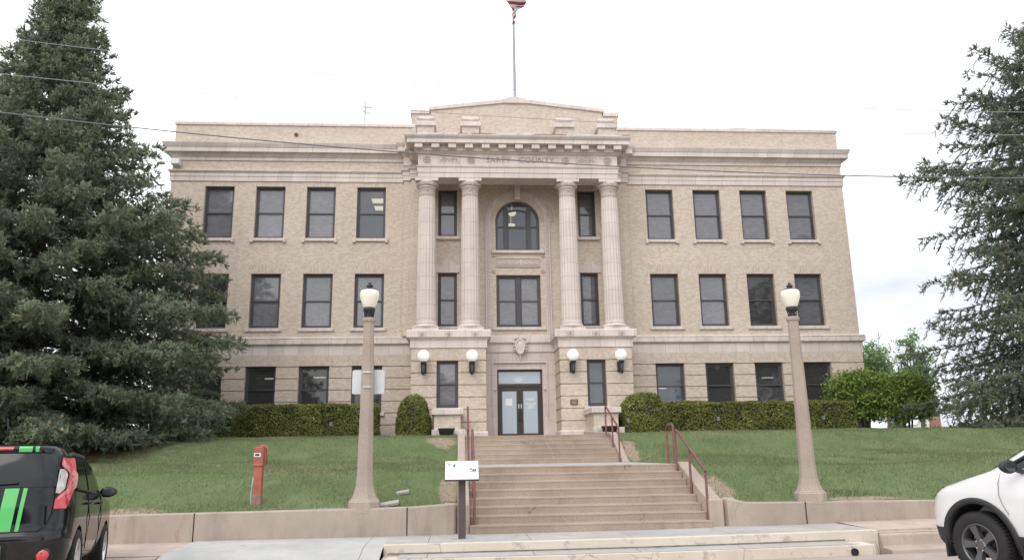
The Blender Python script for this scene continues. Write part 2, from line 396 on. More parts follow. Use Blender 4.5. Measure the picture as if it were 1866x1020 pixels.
def soil_mask(x,y):
    """patches with a shape of their own: beds under the two spruces and worn spots by the steps"""
    m=np.zeros_like(x)
    for (cx,cy,rx,ry) in SOIL: m=np.maximum(m,1-np.sqrt(((x-cx)/rx)**2+((y-cy)/ry)**2))
    return m
SOIL=[(-16.6,-8.2,6.2,3.6),(18.6,-8.6,3.0,1.7),(-3.1,-8.8,.5,.6),(2.65,-16.5,.30,.8),(2.4,-9.6,.25,.7),(-2.8,-16.3,.25,.7),(-9.4,-17.05,1.4,.28),(-4.9,-17.1,.7,.12),(5.3,-17.1,1.0,.12)]
def lawn_mat():
    m,nt,b,_=nodes('lawn_ground'); ov=objvec(nt); sep=N(nt,'ShaderNodeSeparateXYZ'); L(nt,ov,sep.inputs[0])
    g=mixc(nt,ramp(nt,noise(nt,ov,1.1,6,.6),.3,.7),(.112,.158,.070),(.160,.20,.094))
    g=mixc(nt,1.0,g,ramp(nt,noise(nt,ov,30,3,.6),.25,.75,(.85,.86,.84),(1.12,1.1,1.1)),'MULTIPLY')
    g=mixc(nt,math_(nt,'MULTIPLY',ramp(nt,noise(nt,ov,.55,6,.65),.56,.75),.35),g,(.25,.225,.13))
    soil=mixc(nt,ramp(nt,noise(nt,ov,9,5,.65),.3,.7),(.24,.185,.13),(.38,.31,.235))
    mm=None
    for (cx,cy,rx,ry) in SOIL:
        dx=math_(nt,'DIVIDE',math_(nt,'SUBTRACT',sep.outputs[0],cx),rx); dy=math_(nt,'DIVIDE',math_(nt,'SUBTRACT',sep.outputs[1],cy),ry)
        q=math_(nt,'SUBTRACT',1.0,math_(nt,'SQRT',math_(nt,'ADD',math_(nt,'MULTIPLY',dx,dx),math_(nt,'MULTIPLY',dy,dy))))
        mm=q if mm is None else math_(nt,'MAXIMUM',mm,q)
    k=math_(nt,'ADD',mm,math_(nt,'MULTIPLY',math_(nt,'SUBTRACT',noise(nt,ov,2.6,7,.7),.5),1.7))
    mulch=mixc(nt,ramp(nt,noise(nt,ov,14,5,.65),.3,.7),(.075,.05,.038),(.17,.115,.085))
    far_=ramp(nt,math_(nt,'DIVIDE',math_(nt,'ABSOLUTE',sep.outputs[0]),20),.55,.56)
    soil=mixc(nt,far_,soil,mulch)
    c=mixc(nt,ramp(nt,k,.02,.3),g,soil)
    L(nt,c,b.inputs['Base Color']); b.inputs['Roughness'].default_value=1; b.inputs['Specular IOR Level'].default_value=.1
    bump(nt,b,noise(nt,ov,35,4),.6,.05); return m
M['lawn']=lawn_mat()
tag(grid_obj('lawn',np.array(xs),np.array(ys),lawn_z,M['lawn'],stairs_hole),kind='structure')
far=MB(); far.quad((-3000,-3000,-1.2),(3000,-3000,-1.2),(3000,3000,-1.2),(-3000,3000,-1.2))
tag(build('ground',far,plain('far_ground',(.12,.13,.07),1,.2,.02),fix=False),kind='structure')

# grass blades (one mass, nobody could count them)
def tri_mesh(name,V,tint,material,parent=None,loc=None,kind=None):
    n=len(V)//3; me=bpy.data.meshes.new(name)
    me.vertices.add(len(V)); me.vertices.foreach_set('co',np.ascontiguousarray(V,dtype=np.float32).ravel())
    me.loops.add(len(V)); me.loops.foreach_set('vertex_index',np.arange(len(V),dtype=np.int32))
    me.polygons.add(n); me.polygons.foreach_set('loop_start',np.arange(0,len(V),3,dtype=np.int32))
    me.update(calc_edges=True)
    a=me.attributes.new('tint','FLOAT','FACE'); a.data.foreach_set('value',np.asarray(tint,dtype=np.float32))
    me.materials.append(material)
    o=bpy.data.objects.new(name,me); COL.objects.link(o)
    if parent: o.parent=parent
    if loc is not None: o.location=loc
    return o
def lowfreq(x,y,seed):
    q=np.random.default_rng(seed); s=np.zeros_like(x)
    for k in range(9):
        a=q.uniform(.25,2.6); t=q.uniform(0,6.28); s+=np.sin(a*(x*np.cos(t)+y*np.sin(t))+q.uniform(0,6.28))/(1+.5*a)
    return s/3.2
def grass():
    n=300000
    y=-17.15+rng.beta(1.0,1.35,n)*14.6; x=rng.uniform(-13,17.5,n)
    keep=np.ones(n,bool)
    keep&=~((x>SX0-.02)&(x<np.where(y<-15.0,SX1,UX1)+.02))
    keep&=~((y>-3.7)&(np.abs(x)<5.3)); 
    patch=lowfreq(x*2,y*2,3)
    keep&=((soil_mask(x,y)+.45*patch+.25*lowfreq(x*4,y*4,6))<rng.uniform(-.05,.35,n))|(rng.random(n)<.22)&(np.abs(x)<11)
    x,y=x[keep],y[keep]; n=len(x); z=lawn_z(x,y)-.01
    h=rng.uniform(.03,.068,n)*(1+.35*lowfreq(x,y,5)); h=np.where(y<-16.7,h*1.35,h); wd=rng.uniform(.005,.011,n)
    a=rng.uniform(0,6.28,n); lean=rng.uniform(0,.75,n); la=rng.uniform(0,6.28,n)
    P=np.stack([x,y,z],1); wv=np.stack([np.cos(a)*wd,np.sin(a)*wd,0*a],1)
    T=P+np.stack([np.cos(la)*lean*h,np.sin(la)*lean*h,h],1)
    V=np.stack([P-wv,P+wv,T],1).reshape(-1,3)
    t=np.clip(.38+.24*lowfreq(x*.8,y*.8,9)+.10*lowfreq(x*3,y*3,2)+rng.normal(0,.12,n),0,.8)
    dry=(lowfreq(x*1.3,y*1.3,21)>.25)&(rng.random(n)<.38); t=np.where(dry|(rng.random(n)<.09),rng.uniform(.85,1,n),t)
    o=tri_mesh('grass',V,t,M['blade']); tag(o,'short mown green grass covering the banked lawn','grass',kind='stuff')
grass()

# ------------------------------------------------------------------ street, kerb, pavement
def tilt(x): return .0135*np.log1p(np.exp((x-1.0)/1.2))*1.2 if x<40 else .0135*(x-1)
def strip(name,x0,x1,prof,material,step=.5):
    """profile (y,z) carried along X, following the gentle rise of the street"""
    n=max(2,int((x1-x0)/step)+1); X=np.linspace(x0,x1,n); mb=MB(); k=len(prof)
    for x in X:
        for (y,z) in prof: mb.v.append((x,y,z+float(tilt(x))))
    for i in range(n-1):
        for j in range(k-1): mb.f.append((i*k+j,(i+1)*k+j,(i+1)*k+j+1,i*k+j+1)); mb.sm.append(False)
    return build(name,mb,material,fix=False)
ST=lambda o: tag(o,kind='structure')
ST(strip('pavement',-3.87,4.6,[(-15.4,0),(-18.60,0),(-18.72,-.002)],M['walk']))
ST(strip('pavement',4.6,45,[(-16.6,.03),(-18.70,.0),(-18.76,-.004),(-18.76,-.04),(-18.86,-.05)],M['oldwalk']))
ST(strip('pavement',-45,-7.35,[(-16.6,0.0),(-18.95,-.06),(-19.0,-.065),(-19.0,-.085),(-19.02,-.085)],M['oldwalk']))
# pale new concrete apron that rolls down to the road
ST(strip('ramp',-7.35,-3.87,[(-16.6,0),(-18.55,-.012),(-18.9,-.03),(-19.1,-.06),(-19.5,-.14),(-19.9,-.23),(-20.5,-.30)],M['newconc']))
# painted double kerb before the steps
def kerb(name,x0,x1,prof,material,bev=.012):
    mb=MB(); n=max(2,int((x1-x0)/.7)+1); X=np.linspace(x0,x1,n); k=len(prof)
    for x in X:
        for (y,z) in prof: mb.v.append((x,y,z+float(tilt(x))))
    for i in range(n-1):
        for j in range(k): mb.f.append((i*k+j,(i+1)*k+j,(i+1)*k+(j+1)%k,i*k+(j+1)%k)); mb.sm.append(False)
    mb.f.append(tuple(range(k))); mb.f.append(tuple((n-1)*k+j for j in range(k))[::-1]); mb.sm+= [False,False]
    return ST(build(name,mb,material,bevel=bev))
kerb('kerb',-3.87,4.60,[(-18.716,-.5),(-18.716,.004),(-18.88,.004),(-18.885,-.165),(-18.885,-.5)],M['yellow'])
kerb('kerb',-3.87,4.3,[(-18.89,-.5),(-18.89,-.170),(-19.30,-.178),(-19.305,-.352),(-19.305,-.5)],M['yellow'])
ST(strip('kerb_joint',-3.8,4.0,[(-18.8885,-.128),(-18.892,-.150)],plain('dark_grout',(.17,.15,.13),.9,.4,5)))
ST(strip('kerb_joint',-3.86,4.5,[(-18.705,.0065),(-18.722,.0065)],plain('dark_grout_line',(.20,.175,.15),.9,.4,7)))
strip_ = strip('kerb',-3.6,4.0,[(-18.889,-.150),(-18.95,-.1655),(-19.25,-.1725)],M['walk']); ST(strip_)
kerb('kerb',4.60,45,[(-18.865,-.5),(-18.865,-.055),(-18.91,-.05),(-18.97,-.075),(-18.99,-.26),(-19.28,-.275),(-19.29,-.34),(-19.29,-.5)],M['concwall'],.02)
kerb('kerb',-45,-7.4,[(-19.03,-.6),(-19.03,-.075),(-19.22,-.085),(-19.25,-.25),(-19.25,-.6)],M['oldwalk'],.02)
prof=[(-19.28,-.345),(-19.9,-.335),(-20.6,-.29),(-22.0,-.16),(-23.2,-.09),(-27,-.03),(-33,-.10),(-45,-.35),(-46,-.36)]
ST(strip('road',-80,80,prof,M['road'],2))
ST(strip('road',-7.35,-3.87,[(-19.28,-.342),(-19.31,-.343)],M['road']))

def pipe(x,z,label):
    mb=MB(); mb.tube([(x,-19.33,z),(x,-19.0,z)],.062,16,False); 
    o=build('drain_pipe',mb,M['blackmetal'],fix=False); tag(o,label,'drain pipe','drain holes in the kerb')
    d=MB(); d.tube([(x,-19.312,z),(x,-19.313,z)],.058,16,True); build('opening',d,M['rubber'],o)  # black disc, the pipe's inner darkness put into its colour
pipe(3.93,-.245,'black round drain hole in the pale yellow kerb near the white car')
pipe(-3.5,-.265,'black round drain hole in the pale yellow kerb below the information sign')

# ------------------------------------------------------------------ steps
def flight(name,label,x0,x1,y0,z0,h,t,n,ytop):
    poly=[(y0,z0)]
    for i in range(n):
        poly.append((y0+i*t,z0+(i+1)*h))
        if i<n-1: poly.append((y0+(i+1)*t,z0+(i+1)*h))
    poly+=[(ytop,z0+n*h),(ytop,z0-.4),(y0,z0-.4)]
    mb=MB(); mb.prism_yz(poly,x0,x1)
    return tag(build(name,mb,M['concstair'],bevel=.018),label,'steps')
lower=flight('concrete_stairs','lower flight of eight wide brown concrete steps rising from the pavement',-2.42,2.17,-17.42,0.0,.1462,.30,8,-15.1)
upper=flight('concrete_stairs','upper flight of six brown concrete steps leading to the entrance doors',-2.42,2.0,-10.15,1.178,.1372,.30,6,-8.4)
nose=MB()
for i in range(8): nose.box(-2.41,2.16,-17.428+.30*i,-17.36+.30*i,.1462*(i+1)-.022,.1462*(i+1)+.003)
build('nosing',nose,M['conccheek'],lower)
nose=MB()
for i in range(6): nose.box(-2.41,1.99,-10.158+.30*i,-10.10+.30*i,1.178+.1372*(i+1)-.022,1.178+.1372*(i+1)+.003)
build('nosing',nose,M['conccheek'],upper)
ck=MB(); rq=np.random.default_rng(3); x=.12
for i in range(1,6):
    y=-10.1615+.30*i; z=1.178+.1372*i+.004
    for k in range(3):
        x2=x+rq.uniform(-.05,.05); a=Vector((x,y,z+.045*k)); b=Vector((x2,y,z+.045*(k+1))); dv=b-a
        ck.obox((a+b)/2,dv,(0,1,0),(dv.z,0,-dv.x),dv.length/2+.004,.002,(.003,.008,.002)[(k+i)%3]); x=x2
build('pale_crack',ck,plain('lime_stain',(.60,.55,.49),.9,.2,9),upper)
mb=MB(); mb.prism_yz([(-15.09,1.172),(-10.16,1.178),(-10.16,.7),(-15.09,.7)],-2.65,2.24); ST(build('landing',mb,M['walk']))
mb=MB(); mb.prism_yz([(-8.395,1.998),(-1.85,2.12),(-.06,2.15),(-.06,1.5),(-8.395,1.5)],-2.6,2.15)
mb.box(-3.7,-2.6,-3.66,-1.85,1.7,2.10); mb.box(2.15,3.5,-3.66,-1.85,1.7,2.10)
ST(build('path',mb,M['conccheek']))
def cheek(par,x0,x1,pts):
    mb=MB(); mb.prism_yz(pts,x0,x1); build('cheek_wall',mb,M['conccheek'],par,bevel=.03)
lowp=[(-17.3,-.2),(-17.3,.53),(-17.1,.55),(-15.35,1.20),(-15.12,1.215),(-15.12,.5)]
cheek(lower,2.17,2.45,lowp); cheek(lower,-2.65,-2.42,lowp)
upp=[(-10.3,.9),(-10.3,1.22),(-10.15,1.25),(-8.65,2.06),(-3.62,2.24),(-3.62,1.6)]
cheek(upper,2.0,2.21,upp); cheek(upper,-2.65,-2.42,upp)

# retaining walls with a curved return into the cheeks
def retwall(label,path,zt,joints,x_first):
    root=None
    mb=MB(); n=len(path)
    prof=lambda i:[(0,-.35),(0,zt(path[i][0])-.012),(-.02,zt(path[i][0])),(-.27,zt(path[i][0])),(-.27,-.35)]
    P=[Vector(p) for p in path]; vs=[];fs=[]
    for i,p in enumerate(P):
        t=(P[min(i+1,n-1)]-P[max(i-1,0)]).normalized(); m=Vector((t.y,-t.x))
        for o,z in prof(i): vs.append((p.x+m.x*o,p.y+m.y*o,z))
    for i in range(n-1):
        for k in range(5): fs.append((i*5+k,(i+1)*5+k,(i+1)*5+(k+1)%5,i*5+(k+1)%5))
    fs+= [(0,1,2,3,4),tuple((n-1)*5+k for k in range(5))[::-1]]
    mb.add(vs,fs); o=tag(build('retaining_wall',mb,M['concwall'],bevel=.015),label,'retaining wall')
    jm=MB()
    for x in joints: jm.box(x-.010,x+.010,-17.404,-17.39,-.3,zt(x)+.0)
    if joints: build('joint',jm,M['rubber'],o)
    return o
ztR=lambda x: .455+max(0,.10*(1-(x-2.44)/.5)) if x<2.94 else .455-.006*max(0,x-3)
ztL=lambda x: .50+max(0,.05*(1-(-2.64-x)/1.0)) if x>-3.64 else .50-.012*(-3.64-x)*.5
retwall('low stained concrete retaining wall right of the steps',[(2.47,-17.15),(2.53,-17.28),(2.66,-17.36),(2.9,-17.4)]+[(x,-17.4) for x in (3.2,4,5,6,8,12,20,40)],ztR,[4.02,7.4,10.8],0)
retwall('low stained concrete retaining wall left of the steps with a dark joint',[(x,-17.4) for x in (-40,-20,-12,-9,-7.4,-5.5,-4.2,-3.55,-3.1)]+[(-2.85,-17.38),(-2.72,-17.31),(-2.655,-17.2)],ztL,[-7.42,-3.58],0)

# handrails
def rail(label,lst,name='handrail'):
    root=None; pts,posts=lst
    mb=MB(); mb.tube(pts,.027,10); 
    root=build(name,mb,M['rail'],fix=False); tag(root,label,'handrail','red handrails beside the steps')
    for (x,y,z0,z1) in posts:
        p=MB(); p.tube([(x,y,z0),(x,y,z1)],.026,10); build('post',p,M['rail'],root,fix=False)
    return root
rail('long red pipe handrail down the right side of the lower steps',([(2.12,-15.40,1.87),(2.13,-15.46,1.90),(2.17,-17.15,1.08),(2.17,-17.2,1.03)],[(2.12,-15.40,1.02,1.87),(2.14,-16.3,.58,1.46),(2.17,-17.2,.14,1.03)]))
rail('short red hoop handrail on the edge of the landing',([(2.20,-14.98,1.92),(2.20,-14.97,2.0),(2.20,-14.9,2.04),(2.17,-14.65,2.03),(2.16,-14.58,2.0),(2.16,-14.57,1.9)],[(2.20,-14.98,1.15,1.93),(2.16,-14.57,1.15,1.93)]))
rail('red pipe handrail down the left side of the lower steps behind the information sign',([(-2.33,-15.40,1.93),(-2.33,-15.44,1.96),(-2.33,-17.15,1.06),(-2.33,-17.2,1.0)],[(-2.33,-15.40,1.02,1.95),(-2.33,-16.3,.58,1.46),(-2.33,-17.2,.14,1.0)]))
rail('red pipe handrail down the right side of the upper steps',([(1.87,-8.72,2.80),(1.88,-8.78,2.83),(1.95,-10.16,2.15),(1.95,-10.2,2.08)],[(1.87,-8.72,1.98,2.80),(1.91,-9.5,1.5,2.47),(1.95,-10.2,1.17,2.08)]))
rail('red pipe handrail down the left side of the upper steps',([(-2.34,-8.72,2.84),(-2.34,-8.78,2.86),(-2.34,-10.16,2.15),(-2.34,-10.2,2.08)],[(-2.34,-8.72,1.98,2.84),(-2.34,-9.5,1.5,2.48),(-2.34,-10.2,1.17,2.08)]))

# ------------------------------------------------------------------ courthouse
GZ=2.2
bld=empty('courthouse',(0,0,GZ),'three storey buff brick courthouse with a columned stone entrance bay','building')
def part(name,mb,m,par=None,**k): return build(name,mb,M[m],par or bld,**k)
PX=-.05                      # centre of the portico
WX=[6.406+2.168*k for k in range(4)]
ROWS=[(10.646,12.985),(6.749,9.092),(3.222,5.155)]
HW=14.99; BACK=17.0
def wall_rows(mb,x0,x1,rows,holes,yb):
    for (z0,z1,yf) in rows:
        cuts=sorted(set([z0,z1]+[z for h in holes for z in (h[2],h[3]) if z0<z<z1]))
        for a,b in zip(cuts[:-1],cuts[1:]):
            hs=sorted([(h[0],h[1]) for h in holes if h[2]<=a+1e-6 and h[3]>=b-1e-6 and h[1]>x0 and h[0]<x1])
            x=x0
            for l,r in hs:
                if l>x: mb.box(x,l,yf,yb,a,b)
                x=max(x,r)
            if x<x1: mb.box(x,x1,yf,yb,a,b)
GRO=[5.12-.48*k for k in range(7)]
def base_rows(yf,ztop=5.62,zbot=1.9,gd=.05,gh=.045):
    rows=[]; z=ztop
    for g in GRO:
        rows.append((g+gh/2,z,yf)); rows.append((g-gh/2,g+gh/2,yf+gd)); z=g-gh/2
    rows.append((zbot,z,yf)); return rows
mb=MB()
for s in (-1,1):
    holes=[(s*x-.625,s*x+.625,z0,z1) for x in WX for z0,z1 in ROWS]
    xa,xb=(-HW,-4.4) if s<0 else (4.4,HW)
    wall_rows(mb,xa,xb,base_rows(-.05)+[(5.62,14.2,0)],holes,.45)
    # parapet over the cornice
    mb.box(xa if s<0 else 3.9,xb if s>0 else -3.9,.03,.40,14.2,15.84)
    # end walls
    mb.box(s*HW-(0 if s<0 else .45),s*HW+(.45 if s<0 else 0),.4505,BACK,1.9,15.84)
mb.box(-HW+.451,HW-.451,BACK-.45,BACK,1.9,15.84)
# walls behind the columns
holes=[(-3.49,-2.67,6.78,9.12),(2.68,3.47,6.78,9.12),(-3.49,-2.67,10.74,12.9),(2.68,3.47,10.74,12.9)]
wall_rows(mb,-4.4,-1.9,[(5.62,14.2,-.02)],holes,.45); wall_rows(mb,1.9,4.4,[(5.62,14.2,-.02)],holes,.45)
part('wall',mb,'brick')
# centre bay with the arch
mb=MB(); AX=-.02; AR=.97; SPR=11.43
wall_rows(mb,-1.9,1.9,[(5.62,10.12,-.02)],[(AX-.96,AX+.96,6.74,9.03)],.45)
mb.box(-1.9,AX-AR,-.02,.45,10.12,13.4); mb.box(AX+AR,1.9,-.02,.45,10.12,13.4)
vs=[];n=28
for i in range(n+1):
    a=math.pi-math.pi*i/n; x=AX+AR*math.cos(a); z=SPR+AR*math.sin(a)
    vs+=[(x,-.02,z),(x,-.02,13.4),(x,.45,z)]
mb.add(vs,[(3*i,3*i+3,3*i+4,3*i+1) for i in range(n)]+[(3*i,3*i+2,3*i+5,3*i+3) for i in range(n)])
part('wall',mb,'brick',fix=False)
# stepped brick strips where the centre steps forward
for s in (-1,1):
    mb=MB()
    mb.box(min(s*4.30,s*4.93+PX),max(s*4.30,s*4.93+PX),-.26,0.0-.023,6.35,13.2)
    mb.box(min(s*4.30,s*4.60+PX),max(s*4.30,s*4.60+PX),-.50,-.263,6.35,13.2)
    part('pilaster',mb,'brick')
# piers of the portico
for s,(a,b),(wa,wb) in ((-1,(-4.48,-1.52),(-3.48,-2.62)),(1,(1.44,4.38),(2.52,3.30))):
    mb=MB(); yf=-1.80
    for (z0,z1,y) in base_rows(yf,5.64,2.0,.045,.045):
        d=y-yf
        cuts=sorted(set([z0,z1]+[z for z in (3.27,5.13) if z0<z<z1]))
        for q0,q1 in zip(cuts[:-1],cuts[1:]):
            if q0>=3.27-1e-6 and q1<=5.13+1e-6:
                mb.box(a+d,wa,y,-1.3,q0,q1); mb.box(wb,b-d,y,-1.3,q0,q1); mb.box(a+d,b-d,-1.2995,-.05,q0,q1)
            else: mb.box(a+d,b-d,y,-.05,q0,q1)
    part('pier',mb,'brick')
    t=MB()  # white base course
    t.sweep([(0,2.0),(.06,2.0),(.06,2.30),(.03,2.36),(0,2.36)],[(b,-.4),(b,yf),(a,yf),(a,-.4)][::-1]); part('plinth',t,'trim')
    t=MB()  # fascia, bed mould and string course round the pier
    t.sweep([(-.02,5.63),(.05,5.63),(.05,5.93),(.09,5.97),(.12,6.02),(.20,6.04),(.20,6.30),(.16,6.345),(-.3,6.345),(-.3,5.63)],[(a,-.22),(a,yf),(b,yf),(b,-.22)])
    t.box(a+.2,b-.2,yf+.2,-.03,5.66,6.343)
    part('string_course',t,'trim')
    for u in (a+.42,(a+b)/2,b-.42):      # small carved crests
        t=MB(); y=yf-.2
        t.arch(u,6.16,.055,.095,y-.025,y+.01,20,0,360); t.ball((u,y-.005,6.16),.045,10,6)
        for q in (-1,1): t.box(u+q*.135-.015,u+q*.135+.015,y-.012,y+.01,6.06,6.28)
        t.prism_xz([(u-.08,6.10),(u+.08,6.10),(u,6.05)],y-.02,y+.01)
        part('crest',t,'relief')
# window wells with planters in front of the piers
for a,b in ((-3.57,-2.48),(2.36,3.40)):
    mb=MB(); mb.box(a+.06,b-.06,-3.55,-1.803,2.10,2.92); part('window_well',mb,'brick')
    t=MB(); t.box(a-.03,b+.05,-3.66,-1.77,2.92,3.12); t.box(a+.0,b-.0,-1.95,-1.765,3.123,3.26); part('sill_slab',t,'trim',bevel=.012)
    t=MB(); t.box(a-.02,b+.12,-3.75,-3.553,1.9,2.38); t.box(a-.02,a+.058,-3.55,-1.9,1.9,2.38); part('plinth',t,'trim',bevel=.012)

# wing string courses, bands, cornices (swept round the outline)
for s in (-1,1):
    if s<0: path=[(-4.46,0),(-HW,0),(-HW,BACK)][::-1]
    else:   path=[(4.36,0),(HW,0),(HW,BACK)]
    t=MB(); t.sweep([(-.02,5.62),(.05,5.62),(.05,5.98),(.09,6.03),(.17,6.06),(.17,6.31),(.13,6.345),(-.02,6.345)],path); part('string_course',t,'trim')
    t=MB()
    xs_=[4.9+.0+1.084*k for k in range(10)]
    for x in xs_:
        for d in (-.17,.17):
            if x+d<HW: t.box(s*(x+d)-.025,s*(x+d)+.025,-.192,-.168,6.09,6.28)
    x0,x1=sorted((s*4.7,s*(HW+.1))); t.box(x0,x1,-.186,-.168,6.275,6.30); part('panel_relief',t,'trim')
    path2=[(s*4.9,0),(s*HW,0),(s*HW,BACK)]; path2=path2 if s>0 else path2[::-1]
    t=MB(); t.sweep([(-.02,13.21),(.045,13.21),(.045,13.42),(.065,13.422),(.065,13.58),(.10,13.60),(.14,13.66),(.14,13.70),(-.02,13.70)],path2); part('band',t,'trim')
    t=MB(); t.sweep([(-.02,14.16),(.05,14.16),(.05,14.30),(.09,14.33),(.14,14.40),(.18,14.46),(.30,14.475),(.30,14.66),(.32,14.68),(.37,14.80),(.39,14.86),(.39,14.90),(.1,14.95),(-.02,14.96)],path2); part('cornice',t,'trim')
    path3=[(s*3.9,.03),(s*(HW),.03),(s*HW,BACK)]; path3=path3 if s>0 else path3[::-1]
    t=MB(); t.sweep([(-.42,15.84),(.05,15.84),(.05,15.93),(.03,15.99),(-.42,16.02)],path3); part('coping',t,'trim')
# breaks of the cornice next to the portico
for s in (-1,1):
    for k,(xo,yo) in enumerate(((4.93,.27),(4.60,.52))):
        p=[(s*3.2+PX,-yo),(s*xo+PX,-yo),(s*xo+PX,.0)]; p=p if s>0 else p[::-1]
        e=.004*(k+1)
        t=MB(); t.sweep([(-.2,13.205),(.045,13.205),(.045,13.42),(.065,13.422),(.065,13.58),(.14,13.66),(.14,13.70+e),(-.2,13.70+e)],p)
        t.sweep([(-.2,13.9),(.03,13.9),(.03,14.30),(.12,14.42),(.16,14.46),(.28,14.475+e),(.28,14.66),(.35,14.80),(.37,14.86+e),(.1,14.91+e),(-.2,14.91+e)],p)
        part('cornice_break',t,'trim')
        t=MB(); x0,x1=sorted((s*4.0+PX,s*(xo-.01)+PX)); t.box(x0,x1,-yo+.01,-.01-.002*k,13.70,13.9); part('frieze_brick',t,'brick')

# entablature over the columns
e0,e1,ef=-4.30,4.17,-1.78
PATH=[(e0,-.3),(e0,ef),(e1,ef),(e1,-.3)]
t=MB()
t.sweep([(-.85,12.82),(0,12.82),(0,13.03),(.025,13.033),(.025,13.24),(.06,13.27),(.075,13.33),(0,13.335),(0,13.86),(-.85,13.86)],PATH)
t.box(e0+.86,e1-.86,-.92,-.05,13.32,13.42)     # ceiling of the porch
part('entablature',t,'trim')
t=MB(); t.sweep([(-.5,13.86),(.04,13.86),(.10,13.93),(.16,13.95),(.16,14.19),(-.5,14.19)],PATH)
part('bed_mould',t,'trim')
for k in range(13):
    mo=MB(); x=e0+.03+k*(e1-e0-.06)/12; mo.box(x-.165,x+.165,ef-.40,ef-.158,13.995,14.188); part('modillion',mo,'trim',bevel=.01)
for s,x in ((-1,e0),(1,e1)):
    for y in (-1.25,-.7):
        mo=MB(); mo.box(min(x+s*.158,x+s*.40),max(x+s*.158,x+s*.40),y-.165,y+.165,13.995,14.188); part('modillion',mo,'trim',bevel=.01)
t=MB(); t.sweep([(-.5,14.192),(.45,14.192),(.45,14.36),(.47,14.375),(.53,14.44),(.56,14.50),(.56,14.535),(.3,14.56),(-.5,14.57)],PATH); part('cornice',t,'trim')
# thin metal roof over the porch
t=MB(); t.add([(e0-.5,ef-.50,14.53),(e1+.5,ef-.50,14.53),(e1+.5,-.02,14.80),(e0-.5,-.02,14.80),(e0-.5,ef-.50,14.60),(e1+.5,ef-.50,14.60),(e1+.5,-.02,14.86),(e0-.5,-.02,14.86)],[(0,3,2,1),(4,5,6,7),(0,1,5,4),(1,2,6,5),(2,3,7,6),(3,0,4,7)])
def rust_mat():
    m,nt,b,_=nodes('rust_streaked_metal'); ov=objvec(nt)
    c=mixc(nt,ramp(nt,noise(nt,ov,.6,4),.50,.54),(.58,.58,.60),(.22,.075,.045))
    c=mixc(nt,1.0,c,ramp(nt,noise(nt,ov,9,4),.3,.7,(.8,.8,.8),(1.15,1.15,1.15)),'MULTIPLY')
    L(nt,c,b.inputs['Base Color']); b.inputs['Roughness'].default_value=.55; return m
M['rustroof']=rust_mat(); part('porch_roof',t,'rustroof')
# frieze carving
def text_mesh(body,size,depth):
    cu=bpy.data.curves.new('lettering','FONT'); cu.body=body; cu.size=size; cu.extrude=depth; cu.align_x='CENTER'; cu.align_y='CENTER'; cu.space_character=1.12; cu.resolution_u=3
    ob=bpy.data.objects.new('lettering',cu); COL.objects.link(ob); bpy.context.view_layer.update()
    me=bpy.data.meshes.new_from_object(ob.evaluated_get(bpy.context.evaluated_depsgraph_get())); bpy.data.objects.remove(ob); return me
letm=plain('weathered_lettering',(.33,.265,.22),.8,.1,6)
for word,x in (('SARPY',-.92),('COUNTY',.70)):
    me=text_mesh(word,.335,.008); me.materials.clear(); me.materials.append(letm)
    o=bpy.data.objects.new('lettering',me); COL.objects.link(o); o.parent=bld; o.location=(x,ef-.006,13.60-GZ); o.rotation_euler=(R(90),0,0)
for x in (-3.93,-2.08,1.93,3.75):
    t=MB(); t.arch(x,13.60,.135,.175,ef-.03,ef+.01,24,0,360)
    for k in range(6):
        a=k*math.pi/3; t.ball((x+.075*math.cos(a),ef-.005,13.60+.075*math.sin(a)),.045,8,6)
    t.ball((x,ef-.01,13.60),.035,8,6); part('rosette',t,'relief')
for xc in (-3.0,2.83):
    t=MB(); t.box(xc-.42,xc+.42,ef-.012,ef+.004,13.435,13.455); t.box(xc-.42,xc+.42,ef-.012,ef+.004,13.745,13.765)
    for q in (-1,1):
        t.box(xc+q*.43-.01,xc+q*.43+.01,ef-.012,ef+.004,13.435,13.765)
        t.arch(xc+q*.17,13.60,.055,.085,ef-.025,ef+.005,16,0,300 if q>0 else 360); t.ball((xc+q*.17,ef,13.60),.03,8,6)
        t.arch(xc+q*.32,13.57,.03,.055,ef-.025,ef+.005,14,40,340)
        t.obox((xc+q*.05,ef-.008,13.62),(q*.7,0,.7),(0,1,0),(-q*.7,0,.7),.09,.014,.02)
        t.obox((xc+q*.25,ef-.008,13.68),(q,0,-.4),(0,1,0),(q*.4,0,1),.07,.014,.016)
    t.prism_xz([(xc-.05,13.52),(xc+.05,13.52),(xc,13.74)],ef-.025,ef+.004); part('carved_panel',t,'relief')

